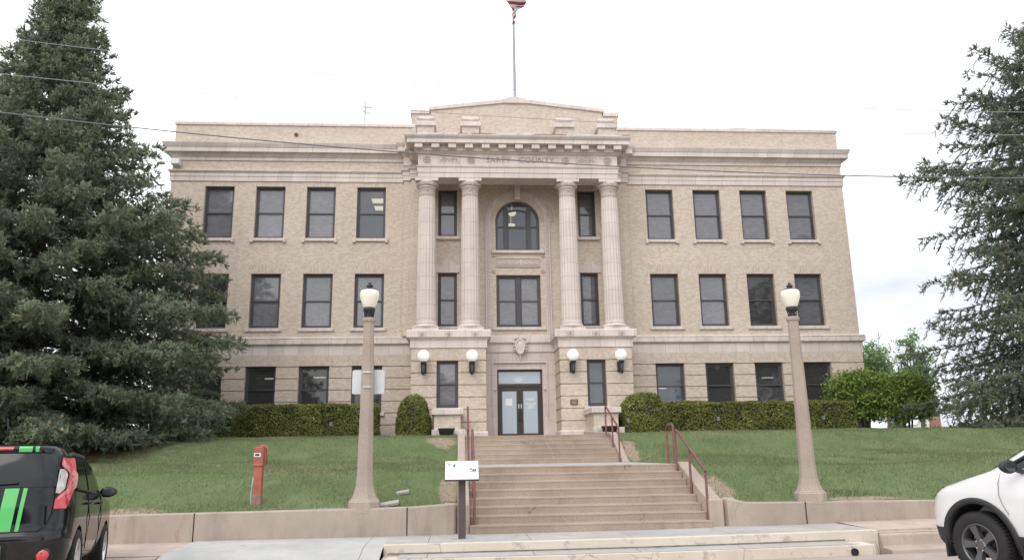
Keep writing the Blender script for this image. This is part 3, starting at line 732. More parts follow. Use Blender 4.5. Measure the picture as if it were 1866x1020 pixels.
# columns
def column(x):
    y=-1.35; n=160; vs=[];fs=[]
    prof=[(.405,6.70),(.402,7.6),(.395,8.8),(.383,10.0),(.366,11.2),(.345,12.15)]
    for i,(r,z) in enumerate(prof):
        for k in range(n):
            a=2*math.pi*k/n; q=abs(math.sin(a*10))          # twenty flutes with narrow fillets
            rr=r-.030*min(1,q*1.35)
            vs.append((x+rr*math.cos(a),y+rr*math.sin(a),z))
    for i in range(len(prof)-1):
        for k in range(n): fs.append((i*n+k,i*n+(k+1)%n,(i+1)*n+(k+1)%n,(i+1)*n+k))
    mb=MB(); mb.add(vs,fs,True)
    sh=part('column',mb,'column',fix=False)
    b=MB(); b.box(x-.52,x+.52,y-.47,y+.52,6.346,6.46); b.lathe((x,y,0),[(.50,6.46),(.53,6.50),(.53,6.54),(.49,6.585),(.45,6.60),(.44,6.63),(.46,6.65),(.46,6.68),(.41,6.71),(.40,6.72)],40); build('base',b,M['trim'],sh)
    c=MB(); c.lathe((x,y,0),[(.34,12.14),(.352,12.16),(.352,12.42),(.385,12.43),(.385,12.47),(.36,12.48),(.37,12.50),(.46,12.62),(.47,12.66),(.44,12.68),(.30,12.70)],40)
    c.box(x-.48,x+.48,y-.42,y+.48,12.685,12.818); build('capital',c,M['trim'],sh)
    g=MB()
    for k in range(26):
        a=2*math.pi*k/26; g.obox((x+.42*math.cos(a),y+.42*math.sin(a),12.56),(math.cos(a),math.sin(a),.8),(-math.sin(a),math.cos(a),0),(0,0,1),.03,.03,.05)
    for k in range(20):
        a=2*math.pi*(k+.5)/20; g.obox((x+.335*math.cos(a),y+.335*math.sin(a),12.125),(math.cos(a),math.sin(a),0),(-math.sin(a),math.cos(a),0),(0,0,1),.012,.03,.03)
    g.ball((x,y-.355,12.30),.05,8,6)
    build('leaf_carving',g,M['relief'],sh)
for x in (-3.93,-2.12,2.02,3.83): column(x)

# attic over the portico
t=MB(); yf=.04
t.prism_xz([(-4.70,14.4),(4.68,14.4),(4.68,16.50),(3.98,16.50),(3.98,16.71),(.5,17.10),(-.5,17.10),(-3.86,16.68),(-3.86,16.50),(-4.70,16.50)],yf-.04,.7); part('attic_wall',t,'brick')
t=MB()
t.box(-4.76,-3.90,yf-.10,.75,16.50,16.68); t.box(4.02,4.74,yf-.10,.75,16.50,16.68)
for s,xa,za,xb,zb in ((-1,-3.95,16.67,-.42,17.06),(1,4.08,16.69,.42,17.06)):
    t.prism_xz([(xa,za),(xb,zb+.03),(xb,zb+.21),(xa,za+.15)],yf-.11,.76)
t.box(-.46,.46,yf-.13,.78,17.07,17.31); t.prism_xz([(-.42,17.312),(.42,17.312),(.16,17.40),(-.16,17.40)],yf-.08,.72)
t.box(-3.4,-2.6,yf-.09,.0-.003,15.52,15.62); t.box(-1.62,1.72,yf-.09,.0-.003,15.52,15.62); t.box(2.62,3.45,yf-.09,.0-.003,15.52,15.62)
part('attic_coping',t,'trim')
for x in (-4.02,-2.08,2.02,3.90):
    p=MB(); p.box(x-.37,x+.37,-1.25,-.35,14.6,15.36); o=part('pedestal',p,'brick')
    c=MB(); c.box(x-.45,x+.45,-1.33,-.28,15.36,15.53); c.box(x-.39,x+.39,-1.27,-.33,15.53,15.60)
    c.tube([(x-.38,-1.12,15.72),(x-.34,-1.12,15.74),(x,-1.12,15.715),(x+.34,-1.12,15.74),(x+.38,-1.12,15.72)],[.06,.125,.10,.125,.06],12)
    c.prism_xz([(x-.37,15.60),(x+.37,15.60),(x+.30,15.84),(x+.14,15.92),(x-.14,15.92),(x-.30,15.84)],-1.08,-.35)
    build('scroll_cap',c,M['trim'],o,bevel=.01)
rf=MB(); rf.box(-HW+.5,HW-.5,.5,BACK-.5,14.9,15.0); part('roof',rf,'roof')
inn=MB()
for z in (2.15,5.85,9.8,13.6): inn.box(-HW+.46,HW-.46,.8,7.5,z,z+.12)
for a,b in ((-14.5,-1.9),(1.9,14.5)): inn.box(a,b,6.5,6.6,2.27,13.6)
for x in (-14.5,-9.65,-4.9,-1.9,1.9,4.9,9.65,14.5): inn.box(x-.05,x+.05,.8,6.5,2.27,13.6)
inn.box(-1.85,1.85,6.4,6.5,2.27,13.6)
part('interior',inn,'room')

# windows -----------------------------------------------------------
def window(x,z0,z1,wd,y,pane,sill=None,lint=None,back=.17):
    """double hung: frame > panes, sill, lintel; local origin at the bottom middle of the opening"""
    h=z1-z0; a=wd/2; yf=y+back
    fr=MB(); f1=.075; f2=.055
    fr.box(-a,-a+f1,yf,yf+.12,0,h); fr.box(a-f1,a,yf,yf+.12,0,h); fr.box(-a+f1,a-f1,yf+.001,yf+.12,h-f1,h); fr.box(-a+f1,a-f1,yf-.02,yf+.12,0,f1+.01)
    b=a-f1; m=h/2+.01
    for (za,zb,yo) in ((m-.03,h-f1,.035),(f1+.01,m+.03,.065)):
        fr.box(-b,-b+f2,yf+yo,yf+yo+.03,za,zb); fr.box(b-f2,b,yf+yo,yf+yo+.03,za,zb)
        fr.box(-b+f2,b-f2,yf+yo,yf+yo+.03,zb-f2,zb); fr.box(-b+f2,b-f2,yf+yo+.001,yf+yo+.03,za,za+f2)
    fr.box(-b,b,yf+.02,yf+.034,m-.028,m+.028)
    w_=MBobj('window',fr,M['frame'],bld,(x,0,z0-GZ))
    for (za,zb,yo) in ((m,h-f1,.05),(f1,m,.08)):
        p=MB(); p.quad((-b+.01,yf+yo,za),(b-.01,yf+yo,za),(b-.01,yf+yo,zb),(-b+.01,yf+yo,zb)); MBobj('pane',p,M[pane],w_,(0,0,0))
    if sill=='lug':
        s=MB(); s.box(-a-.0,a+.0,y-.09,y+.16,-.13,-.002); s.box(-a-.13,-a-.002,y-.10,y+.05,-.19,.0); s.box(a+.002,a+.13,y-.10,y+.05,-.19,.0); MBobj('sill',s,M['trim'],w_,(0,0,0),.01)
    elif sill=='plain':
        s=MB(); s.box(-a-.13,a+.13,y-.08,y+.16,-.14,-.002); MBobj('sill',s,M['trim'],w_,(0,0,0),.01)
    if lint:
        l=MB(); k=lint
        l.add([(-a-.12,y-.004,h+.002),(a+.12,y-.004,h+.002),(a+.26,y-.004,h+k),(-a-.26,y-.004,h+k),(-a-.12,y+.02,h+.002),(a+.12,y+.02,h+.002),(a+.26,y+.02,h+k),(-a-.26,y+.02,h+k)],[(0,1,2,3),(0,4,5,1),(1,5,6,2),(2,6,7,3),(3,7,4,0)])
        MBobj('lintel',l,M['soldier'],w_,(0,0,0))
    return w_
def MBobj(name,mb,m,par,loc,bevel=0):
    me=bpy.data.meshes.new(name); me.from_pydata(mb.v,[],mb.f); me.polygons.foreach_set('use_smooth',mb.sm)
    bm=bmesh.new(); bm.from_mesh(me); bmesh.ops.recalc_face_normals(bm,faces=bm.faces); bm.to_mesh(me); bm.free()
    me.materials.append(m); o=bpy.data.objects.new(name,me); COL.objects.link(o); o.parent=par; o.location=loc
    if bevel:
        b=o.modifiers.new('bevel','BEVEL'); b.width=bevel; b.segments=2; b.limit_method='ANGLE'
    return o
PROT={}
def place_window(x,row,s,k):
    z0,z1=ROWS[row]
    pane='pane'
    if row==0 and s<0 and k==0: pane='paneclear'
    if row==2: pane='panelow' if not (s>0 and k==0) else 'paneclear'
    if row==1 and ((s<0 and k==3) or (s>0 and k==2)): pane='panelow'
    key=(row,pane)
    if key not in PROT:
        PROT[key]=window(x,z0,z1,1.25,0 if row<2 else -.05,pane,'lug' if row==0 else 'plain',(.2 if row==0 else .40 if row==1 else .40))
        return PROT[key]
    c=copy_tree(PROT[key],bld); c.location.x=x; return c
for row in range(3):
    for s in (-1,1):
        for k in range(4): place_window(s*WX[k],row,s,k)
for x0,x1 in ((-3.49,-2.67),(2.68,3.47)):
    xc=(x0+x1)/2
    window(xc,6.78,9.12,x1-x0,-.02,'pane',None,None,.14); window(xc,10.74,12.9,x1-x0,-.02,'pane',None,None,.14)
window(-3.05,3.27,5.13,.855,-1.8,'pane',None,.42,.16); window(2.91,3.27,5.13,.775,-1.8,'paneclear',None,.42,.16)
for x0,x1 in ((-3.49,-2.67),(2.68,3.47)):
    xc=(x0+x1)/2
    t=MB(); t.box(x0-.12,x1+.12,-.14,-.018,10.60,10.738); part('sill',t,'trim',bevel=.008)
    t=MB(); t.box(x0-.12,x1+.12,-.10,-.018,6.66,6.778); part('sill',t,'trim',bevel=.008)
    t=MB(); t.box(x0-.10,x1+.10,-.05,-.0185,12.905,13.30); part('stone_head',t,'trim',bevel=.008)
    t=MB()
    # stepped terracotta head over the lower window
    t.prism_xz([(x0-.12,9.125),(x1+.12,9.125),(x1+.12,9.44),(xc+.24,9.50),(xc+.24,9.60),(xc+.14,9.62),(xc+.14,9.74),(xc-.14,9.74),(xc-.14,9.62),(xc-.24,9.60),(xc-.24,9.50),(x0-.12,9.44)],-.07,-.0185)
    part('stone_head',t,'trim',bevel=.008)

# double window of the centre bay
fr=MB(); y=.13
for x0,x1 in ((AX-.96,AX-.87),(AX-.09,AX+.09),(AX+.87,AX+.96)): fr.box(x0,x1,y,y+.12,6.742,9.028)
fr.box(AX-.87,AX-.09,y+.002,y+.12,8.94,9.028); fr.box(AX+.09,AX+.87,y+.002,y+.12,8.94,9.028); fr.box(AX-.87,AX-.09,y-.01,y+.12,6.742,6.84); fr.box(AX+.09,AX+.87,y-.01,y+.12,6.742,6.84)
for x0,x1 in ((AX-.87,AX-.09),(AX+.09,AX+.87)):
    fr.box(x0,x1,y+.03,y+.08,7.87,7.93)
    for q in (x0,x1-.05): fr.box(q,q+.05,y+.04,y+.081,6.84,8.94)
    fr.box(x0+.05,x1-.05,y+.042,y+.08,8.89,8.94); fr.box(x0+.05,x1-.05,y+.042,y+.08,6.84,6.89)
o=part('window',fr,'frame')
for x0,x1 in ((AX-.87,AX-.09),(AX+.09,AX+.87)):
    p=MB(); p.quad((x0,y+.07,6.8),(x1,y+.07,6.8),(x1,y+.07,8.98),(x0,y+.07,8.98)); build('pane',p,M['pane'],o)
s=MB(); s.box(AX-1.14,AX+1.14,-.12,.12,6.62,6.738); build('sill',s,M['trim'],o,bevel=.01)
# arched window
fr=MB(); y=.12
fr.arch(AX,SPR,AR-.10,AR-.003,y,y+.12,36)
for x0,x1 in ((AX-AR+.003,AX-AR+.10),(AX+AR-.10,AX+AR-.003)): fr.box(x0,x1,y,y+.12,10.13,SPR)
fr.box(AX-AR+.1,AX+AR-.1,y,y+.12,10.13,10.23)
for q in (-1,1):
    x0,x1=sorted((AX+q*.43,AX+q*.61)); fr.box(x0,x1,y-.01,y+.11,10.23,SPR+math.sqrt((AR-.05)**2-.61**2))
    xa,xb=sorted((AX+q*.61,AX+q*.87)); fr.box(xa,xb,y+.02,y+.09,11.20,11.27)
fr.box(AX-.43,AX+.43,y+.02,y+.09,11.18,11.27); fr.arch(AX,10.87,1.10,1.17,y+.02,y+.09,14,67,113)
for q in (-.43,.38): fr.box(AX+q,AX+q+.05,y+.03,y+.08,10.23,12.02)
o=part('window',fr,'frame'); tag(o,'arched window')
p=MB(); pts=[(AX-AR+.05,10.2),(AX+AR-.05,10.2)]+[(AX+(AR-.05)*math.cos(R(i*6)),SPR+(AR-.05)*math.sin(R(i*6))) for i in range(31)]
p.add([(x,y+.06,z) for x,z in pts],[tuple(range(len(pts)))]); build('pane',p,M['paneclear'],o)
s=MB(); s.box(AX-1.16,AX+1.16,-.13,.12,9.99,10.118); build('sill',s,M['trim'],o,bevel=.01)
# archivolt: brick ring, rope mould, outer ring and legs
t=MB()
t.arch(AX,SPR,1.19,1.235,-.09,-.018,40); t.arch(AX,SPR,1.37,1.415,-.10,-.018,40); t.arch(AX,SPR,1.236,1.369,-.05,-.018,40)
t.arch(AX,SPR,1.66,1.70,-.05,-.018,40)
for q in (-1,1):
    for r0_,r1_,yy in ((1.19,1.235,-.09),(1.37,1.415,-.10),(1.236,1.369,-.05)):
        a,b=sorted((AX+q*r0_,AX+q*r1_)); t.box(a,b,yy,-.018,6.36,SPR)
part('arch_moulding',t,'trim')
t=MB()
for i in range(26):
    a=math.pi*(i+.5)/26; c=(AX+1.303*math.cos(a),-.05,SPR+1.303*math.sin(a)); ta=a+R(90)+R(35)
    t.obox(c,(math.cos(ta),0,math.sin(ta)),(0,1,0),(-math.sin(ta),0,math.cos(ta)),.085,.035,.032)
for q in (-1,1):
    for i in range(31):
        z=6.5+i*.16
        t.obox((AX+q*1.303,-.05,z),(math.cos(R(55)),0,math.sin(R(55))*q),(0,1,0),(-math.sin(R(55))*q,0,math.cos(R(55))),.075,.035,.032)
part('rope_moulding',t,'trim')
for rr,hl in ((1.08,.10),(1.54,.11)):
    t=MB()
    for i in range(40):
        a=math.pi*(i+.5)/40
        t.obox((AX+rr*math.cos(a),-.02,SPR+rr*math.sin(a)),(math.cos(a),0,math.sin(a)),(0,1,0),(-math.sin(a),0,math.cos(a)),hl,.012,.036*rr/1.08)
    part('arch_bricks',t,'soldier')
t=MB(); t.prism_xz([(AX-.10,12.38),(AX+.10,12.38),(AX+.15,13.16),(AX-.15,13.16)],-.34,-.018); t.prism_xz([(AX-.18,13.16),(AX+.18,13.16),(AX+.18,13.30),(AX-.18,13.30)],-.42,-.018)
t.prism_xz([(AX-.12,12.34),(AX+.12,12.34),(AX+.12,12.46),(AX-.12,12.46)],-.38,-.0185); t.box(AX-.045,AX+.045,-.37,-.34,12.5,13.14)
part('keystone',t,'trim',bevel=.012)
# greek key panel with corner rosettes
t=MB(); z0,z1=9.37,9.78; x0,x1=AX-.95,AX+.95
t.box(x0,x1,-.045,-.0185,z0,z1); part('key_panel',t,'trim')
t=MB()
t.box(x0,x1,-.075,-.0455,z1-.035,z1); t.box(x0,x1,-.075,-.0455,z0,z0+.035)
for q in (x0,x1-.035): t.box(q,q+.035,-.0752,-.0456,z0+.035,z1-.035)
def key(x,wd,flip):
    a=z0+.075; b=z1-.075; g=.030; X=lambda u:(x+u*wd) if not flip else (x+wd-u*wd)
    def bar(u0,v0,u1,v1):
        xa,xb=sorted((X(u0),X(u1))); t.box(xa,xb,-.072,-.0457,a+min(v0,v1)*(b-a),a+max(v0,v1)*(b-a))
    e=g/wd; ev=g/(b-a)
    bar(0,0,e,1); bar(e,1-ev,.86,1); bar(.86-e,.28,.86,1-ev); bar(.36,.28,.86-e,.28+ev); bar(.36,.28+ev,.36+e,.66); bar(0,0,1,ev)
for k in range(7): key(x0+.07+k*.252,.245,k>3)
part('greek_key',t,'relief')
for q in (-1,1):
    for zz in (9.22,9.93):
        t=MB(); t.arch(AX+q*1.07,zz-.02,.055,.09,-.06,-.018,16,0,360); t.ball((AX+q*1.07,-.03,zz-.02),.05,8,6); part('rosette',t,'relief')

# entrance bay -------------------------------------------------------
ey=-.25
t=MB()
DX0,DX1,DZ=-1.0,.90,4.93
t.box(-1.52,DX0-.17,ey,-.05,2.15,5.64); t.box(DX1+.17,1.44,ey,-.05,2.15,5.64); t.box(DX0-.17,DX1+.17,ey,-.05,5.19,5.64)
t.box(DX0-.0,DX1+.0,ey+.04,-.05,4.93,5.19)
for a,b in ((DX0-.17,DX0),(DX1,DX1+.17)): t.box(a,b,ey+.04,-.05,2.15,5.19-.0)
part('door_surround',t,'trimrow')
t=MB()
t.sweep([(0,0),(.045,0),(.045,.06),(0,.06)],[(0,0),(1,0)])if False else None
for a,b in ((DX0-.21,DX0-.15),(DX1+.15,DX1+.21)): t.box(a,b,ey-.045,ey+.001,3.0,5.22)
t.box(DX0-.21,DX1+.21,ey-.05,ey+.001,5.19,5.25)
for x in (DX0-.10,DX1+.10): t.ball((x,ey+.01,4.10),.07,10,8); t.box(x-.06,x+.06,ey-.02,ey+.04,4.10,4.16)
for a,b in ((DX0-.19,DX0-.03),(DX1+.03,DX1+.19)): t.box(a,b,ey-.03,ey+.04,2.15,2.95)
# steps of the flat arch
for q in (-1,1):
    for k in range(4):
        x=PX+q*(.42+.25*k); t.obox((x,ey-.004,5.42),(q*.25,0,1),(0,1,0),(1,0,-q*.25),.22,.006,.006)
part('door_moulding',t,'trim')
t=MB(); t.sweep([(-.02,5.645),(.05,5.645),(.05,5.95),(.09,6.0),(.16,6.04),(.16,6.31),(.12,6.345),(-.22,6.345),(-.22,5.645)],[(-1.52,ey),(1.44,ey)]); part('string_course',t,'trim')
# cartouche
t=MB(); cx,cz,cy=PX+.02,5.86,ey-.20
prof=[];nn=40
for ring,(sx,sz,dy) in enumerate(((.23,.36,.16),(.235,.365,-.02),(.18,.30,-.06),(.16,.27,-.02),(.10,.18,-.045),(.01,.02,-.055))):
    for k in range(nn):
        a=2*math.pi*k/nn; q=math.sin(a); nar=1-.18*(1-q)*.5
        prof.append((cx+sx*nar*math.cos(a),cy+dy,cz+sz*q))
t.add(prof,[(r_*nn+k,r_*nn+(k+1)%nn,(r_+1)*nn+(k+1)%nn,(r_+1)*nn+k) for r_ in range(5) for k in range(nn)],True)
for q in (-1,1):
    for dz,rr in ((.16,.055),(.02,.05),(-.12,.045)): t.ball((cx+q*.26,cy+.0,cz+dz),rr,10,8)
    t.obox((cx+q*.14,cy,cz+.37),(1,0,q*-.5),(0,1,0),(q*.5,0,1),.11,.06,.035)
t.box(cx-.13,cx+.13,cy-.03,ey,6.16,6.28)
for k in range(4): t.ball((cx,cy+.05,cz-.39-.05*k),.055-.010*k,10,8)
t.prism_xz([(cx-.13,5.18),(cx+.13,5.18),(cx+.16,5.52),(cx-.16,5.52)],ey-.07,ey-.001)
part('cartouche',t,'trim')
# doors: transom frame, two leaves, each with glass and handle
dy=-.02
fr=MB(); fr.box(DX0,DX0+.07,dy-.02,dy+.10,2.18,4.925); fr.box(DX1-.07,DX1,dy-.02,dy+.10,2.18,4.925); fr.box(DX0+.07,DX1-.07,dy-.02,dy+.10,4.85,4.925); fr.box(DX0+.07,DX1-.07,dy-.03,dy+.10,4.22,4.34)
o=part('door_frame',fr,'doorframe')
p=MB(); p.quad((DX0+.07,dy+.04,4.34),(DX1-.07,dy+.04,4.34),(DX1-.07,dy+.04,4.85),(DX0+.07,dy+.04,4.85)); build('transom_pane',p,M['doorglass'],o)
for q,(a,b) in ((-1,(DX0+.075,PX-.004)),(1,(PX+.004,DX1-.075))):
    d_=MB(); st=.135
    d_.box(a,a+st,dy,dy+.05,2.20,4.215); d_.box(b-st,b,dy,dy+.05,2.20,4.215); d_.box(a+st,b-st,dy+.001,dy+.05,4.04,4.215); d_.box(a+st,b-st,dy+.001,dy+.05,2.20,2.30)
    o=part('door',d_,'doorframe')
    p=MB(); p.quad((a+st,dy+.025,2.30),(b-st,dy+.025,2.30),(b-st,dy+.025,4.04),(a+st,dy+.025,4.04)); build('glass',p,M['doorglass'],o)
    hx=b-.05 if q<0 else a+.05
    h=MB(); h.tube([(hx,dy,3.22),(hx,dy-.07,3.20),(hx+q*.0,dy-.07,2.80),(hx,dy,2.78)],.016,8); build('handle',h,M['blackmetal'],o,fix=False)
    h=MB(); h.box(hx-.022,hx+.022,dy-.012,dy-.0005,3.33,3.50); build('lock_plate',h,M['galv'],o)
    nb=MB()
    if q<0: nb.box(a+st+.14,a+st+.42,dy+.018,dy+.0215,3.44,3.74)
    else:
        for zz,x0_,x1_ in ((3.72,.10,.54),(3.68,.14,.50),(3.66,.24,.46),(3.52,.08,.56),(3.47,.14,.52),(3.42,.20,.46)): nb.box(a+st+x0_*.95,a+st+x1_*.95,dy+.018,dy+.0215,zz-.011,zz+.011)
        nb.box(a+st+.17,a+st+.45,dy+.018,dy+.0215,3.33,3.365)
    build('notice',nb,M['paper'],o)
# lights seen through the glass
for (x,z,y,wd,dd) in ((-6.35,13.2,2.2,.62,.62),(-6.32,13.2,3.3,.66,.62)):
    lt=MB(); lt.box(x-wd/2,x+wd/2,y,y+dd,z,z+.02); part('ceiling_light',lt,'lamp')
for x,z in ((-10.94,4.91),(-8.81,4.94),(6.67,4.30),(11.76,4.74),(3.62,4.84)):
    lt=MB(); lt.box(x-.26,x+.26,2.6,2.72,z,z+.03); part('ceiling_light',lt,'lamp')
for (x,y,z) in ((-.14,1.5,12.33),(-.16,2.0,11.90),(-.02,1.2,4.67)):
    lt=MB(); lt.lathe((x,y,z),[(.02,-.15),(.12,-.12),(.19,-.03),(.20,.02),(.02,.03)],20); lt.tube([(x,y,z+.03),(x,y,z+.5)],.008,6); part('pendant_lamp',lt,'lamp')

# ------------------------------------------------------------------ things fixed to or standing by the courthouse
for x,lab in ((-3.98,'white globe wall lamp on the outer corner of the left pier'),(-2.08,'white globe wall lamp on the left pier, nearest the doors on that side'),(1.93,'white globe wall lamp on the right pier, above the bronze plaque'),(3.86,'white globe wall lamp on the outer corner of the right pier')):
    o=empty('wall_lamp',(x,-1.85,4.5),lab,'wall lamp','globe lamps on the entrance piers')
    b=MB(); b.tube([(x,-2.14,4.52),(x,-2.14,4.56),(x,-2.14,4.60),(x,-2.14,4.95)],[.03,.055,.065,.085],14); b.lathe((x,-2.14,0),[(.09,4.95),(.115,4.97),(.115,5.03),(.10,5.05)],18); b.box(x-.075,x+.075,-2.10,-1.855,4.68,4.96); b.box(x-.11,x+.11,-1.862,-1.84,4.62,5.02)
    build('bracket',b,M['blackmetal'],o)
    g=MB(); g.ball((x,-2.14,5.27),.235,28,18); build('globe',g,M['globe'],o,fix=False)
b=MB(); b.box(1.81,2.11,-1.835,-1.795,3.33,3.55); o=tag(build('plaque',b,M['bronze'],bevel=.006),'small bronze plaque fixed on the right brick pier','plaque')
t=MB(); 
for k in range(3): t.box(1.86,2.06,-1.838,-1.8345,3.385+.05*k,3.40+.05*k)
build('lettering',t,M['relief'],o)
for x,l in ((-3.05,'dark bowl planter on the pale block left of the steps'),(2.9,'dark bowl planter on the pale block behind the red handrail')):
    b=MB(); b.lathe((x,-4.05,0),[(.20,2.04),(.29,2.36),(.31,2.37),(.31,2.41),(.27,2.41),(.25,2.33)],28); o=tag(build('planter',b,plain('dark_planter',(.06,.052,.05),.6)),l,'planter','bowl planters by the steps')
    s=MB(); s.lathe((x,-4.05,0),[(.262,2.34),(.2,2.36),(.02,2.37)],20); build('soil',s,plain('potting_soil',(.05,.035,.025),1),o)
    b=MB(); b.box(x-.32,x+.32,-4.4,-3.76,1.7,2.04); build('stand',b,M['trim'],o)
# flagpole and flag
o=empty('flagpole',(0,.32,17.3),'tall thin flagpole on the peak of the courthouse','flagpole')
p=MB(); p.lathe((0,.32,0),[(.17,17.36),(.15,17.46),(.075,17.54),(.07,18),(.06,20),(.05,22),(.04,23.4)],12); build('pole',p,M['pole'],o)
p=MB(); p.ball((0,.32,23.46),.08,12,8); build('finial',p,M['galv'],o)
def flag():
    m,nt,b,out=nodes('striped_flag_cloth'); at=N(nt,'ShaderNodeUVMap'); sp=N(nt,'ShaderNodeSeparateXYZ'); L(nt,at.outputs[0],sp.inputs[0])
    u,v=sp.outputs[0],sp.outputs[1]
    st=math_(nt,'LESS_THAN',math_(nt,'FRACT',math_(nt,'MULTIPLY',v,6.5)),.5)
    c=mixc(nt,st,(.72,.70,.70),(.42,.045,.06))
    ca=math_(nt,'MULTIPLY',math_(nt,'LESS_THAN',u,.4),math_(nt,'GREATER_THAN',v,.4615)); 
    # stars as small dots in the canton
    fu=math_(nt,'SUBTRACT',math_(nt,'FRACT',math_(nt,'MULTIPLY',u,15)),.5); fv=math_(nt,'SUBTRACT',math_(nt,'FRACT',math_(nt,'MULTIPLY',v,9.3)),.5)
    dot=math_(nt,'LESS_THAN',math_(nt,'ADD',math_(nt,'MULTIPLY',fu,fu),math_(nt,'MULTIPLY',fv,fv)),.06)
    c=mixc(nt,ca,c,mixc(nt,dot,(.06,.07,.18),(.7,.7,.72)))
    L(nt,c,b.inputs['Base Color']); b.inputs['Roughness'].default_value=.9
    t=N(nt,'ShaderNodeBsdfTranslucent'); L(nt,c,t.inputs[0]); mx=N(nt,'ShaderNodeMixShader'); mx.inputs[0].default_value=.35
    L(nt,b.outputs[0],mx.inputs[1]); L(nt,t.outputs[0],mx.inputs[2]); L(nt,mx.outputs[0],out.inputs[0])
    nu,nv=40,24; vs=[];uv=[]
    for i in range(nu+1):
        for j in range(nv+1):
            u=i/nu; v=j/nv
            # the cloth hangs half furled: billows to the right, drops and wraps the pole
            Rv=np.interp(v,[0,.2,.38,.55,.68,.85,1],[.03,.06,.14,.52,.60,.42,.2]); Lv=np.interp(v,[0,.5,.68,.85,1],[.02,.05,.30,.48,.40])
            if u<.55: x=Rv*math.sin(u/.55*math.pi/2)
            else: q=(u-.55)/.45; x=Rv-(Rv+Lv)*(q*q*(3-2*q))
            x+=.035*math.sin(v*26+u*3)*(1 if v<.35 else .3)
            hz=21.24+1.75*v-.22*max(0,x)-.12*u*v+.05*math.sin(u*11+v*4)
            yy=.26-.42*math.sin(u*math.pi)*(.25+v*.75)*.8-.06*math.sin(v*14+u*5)
            vs.append((x,yy,hz))
            uv.append((u,v))
    fs=[(i*(nv+1)+j,(i+1)*(nv+1)+j,(i+1)*(nv+1)+j+1,i*(nv+1)+j+1) for i in range(nu) for j in range(nv)]
    mb=MB(); mb.add(vs,fs,True); ob=build('flag',mb,m,fix=False)
    ul=ob.data.uv_layers.new(name='UVMap')
    for lp in ob.data.loops: ul.data[lp.index].uv=uv[lp.vertex_index]
    s=ob.modifiers.new('thick','SOLIDIFY'); s.thickness=.008
    tag(ob,'red and white striped flag half furled on the rooftop pole','flag')
flag()
# roof antenna and corner floodlight
o=empty('antenna',(-7.8,8,15.9),'thin roof mast with a small white antenna box above the left wing','antenna')
p=MB(); p.tube([(-7.82,8,15.0),(-7.82,8,20.85)],.04,8); build('mast',p,M['galv'],o)
p=MB(); p.box(-7.80,-7.45,7.95,8.05,20.55,20.95); p.box(-7.78,-7.5,7.95,8.05,20.2,20.5); p.box(-7.95,-7.82,7.95,8.05,20.3,20.9); build('panel',p,M['white'],o,bevel=.02)
o=empty('floodlight',(-14.9,-.05,14.0),'white floodlight box with a lamp arm under the cornice at the left corner','floodlight')
p=MB(); p.box(-14.98,-14.62,-.32,-.003,13.88,14.12); build('housing',p,M['white'],o,bevel=.02)
p=MB(); p.tube([(-14.98,-.2,13.98),(-15.25,-.25,13.98)],.025,8); p.lathe((-15.38,-.26,0),[(.02,14.02),(.14,13.97),(.17,13.91),(.15,13.89)],16); build('lamp_head',p,M['galv'],o)
b=MB(); b.tube([(-9.78,.031,15.42),(-9.78,-.02,15.42)],.085,14); o=tag(build('roof_drain',b,plain('rusty_iron',(.16,.07,.04),.9),fix=False),'rusty round drain outlet in the left parapet','drain outlet')

# ------------------------------------------------------------------ street lamps
def lamp_post(x,y,zb,label):
    o=empty('street_lamp',(x,y,zb),label,'street lamp','concrete street lamps by the pavement')
    z=lambda h: zb+h
    p=MB(); k=1/math.cos(math.pi/8)
    p.lathe((x,y,0),[(.285*k,z(-.05)),(.285*k,z(.15)),(.262*k,z(.165)),(.262*k,z(.18)),(.235*k,z(.20)),(.195*k,z(.30)),(.163*k,z(.42)),(.148*k,z(.60)),(.140*k,z(.9)),(.100*k,z(3.54)),(.100*k,z(3.555)),(.122*k,z(3.58)),(.125*k,z(3.635)),(.10*k,z(3.655))],8,False)
    build('post',p,M['concpost'],o,bevel=.012)
    f=MB(); f.lathe((x,y,0),[(.078,z(3.65)),(.078,z(3.69)),(.062,z(3.72)),(.068,z(3.75)),(.105,z(3.78)),(.118,z(3.80)),(.118,z(3.845)),(.108,z(3.86))],20)
    for k_ in range(8):
        a=k_*math.pi/4; f.tube([(x+.08*math.cos(a),y+.08*math.sin(a),z(3.66)),(x+.10*math.cos(a),y+.10*math.sin(a),z(3.79))],.010,5)
    build('fitter',f,M['blackmetal'],o)
    g=MB(); g.lathe((x,y,0),[(.098,z(3.845)),(.12,z(3.88)),(.155,z(3.97)),(.182,z(4.06)),(.191,z(4.12)),(.186,z(4.17)),(.165,z(4.205)),(.14,z(4.215))],28); build('lamp_shade',g,M['acorn'],o)
    c=MB(); c.lathe((x,y,0),[(.145,z(4.208)),(.145,z(4.225)),(.10,z(4.25)),(.06,z(4.262)),(.045,z(4.275)),(.066,z(4.29)),(.066,z(4.315)),(.03,z(4.33)),(.026,z(4.335)),(.036,z(4.35)),(.026,z(4.368)),(.004,z(4.38))],20); build('cap',c,M['blackmetal'],o)
    return o
lamp_post(-4.40,-17.12,.46,'concrete street lamp left of the steps with a blank sign strapped on')
lamp_post(4.26,-17.12,.45,'concrete street lamp on the wall right of the steps')
o=empty('road_sign',(-4.40,-16.93,2.6),'blank grey back of a rounded sign strapped behind the left lamp post','sign')
def rrect(x0,x1,z0,z1,r,n=5):
    pts=[]
    for cx,cz,a0 in ((x1-r,z1-r,0),(x0+r,z1-r,90),(x0+r,z0+r,180),(x1-r,z0+r,270)):
        for i in range(n+1): a=R(a0+90*i/n); pts.append((cx+r*math.cos(a),cz+r*math.sin(a)))
    return pts
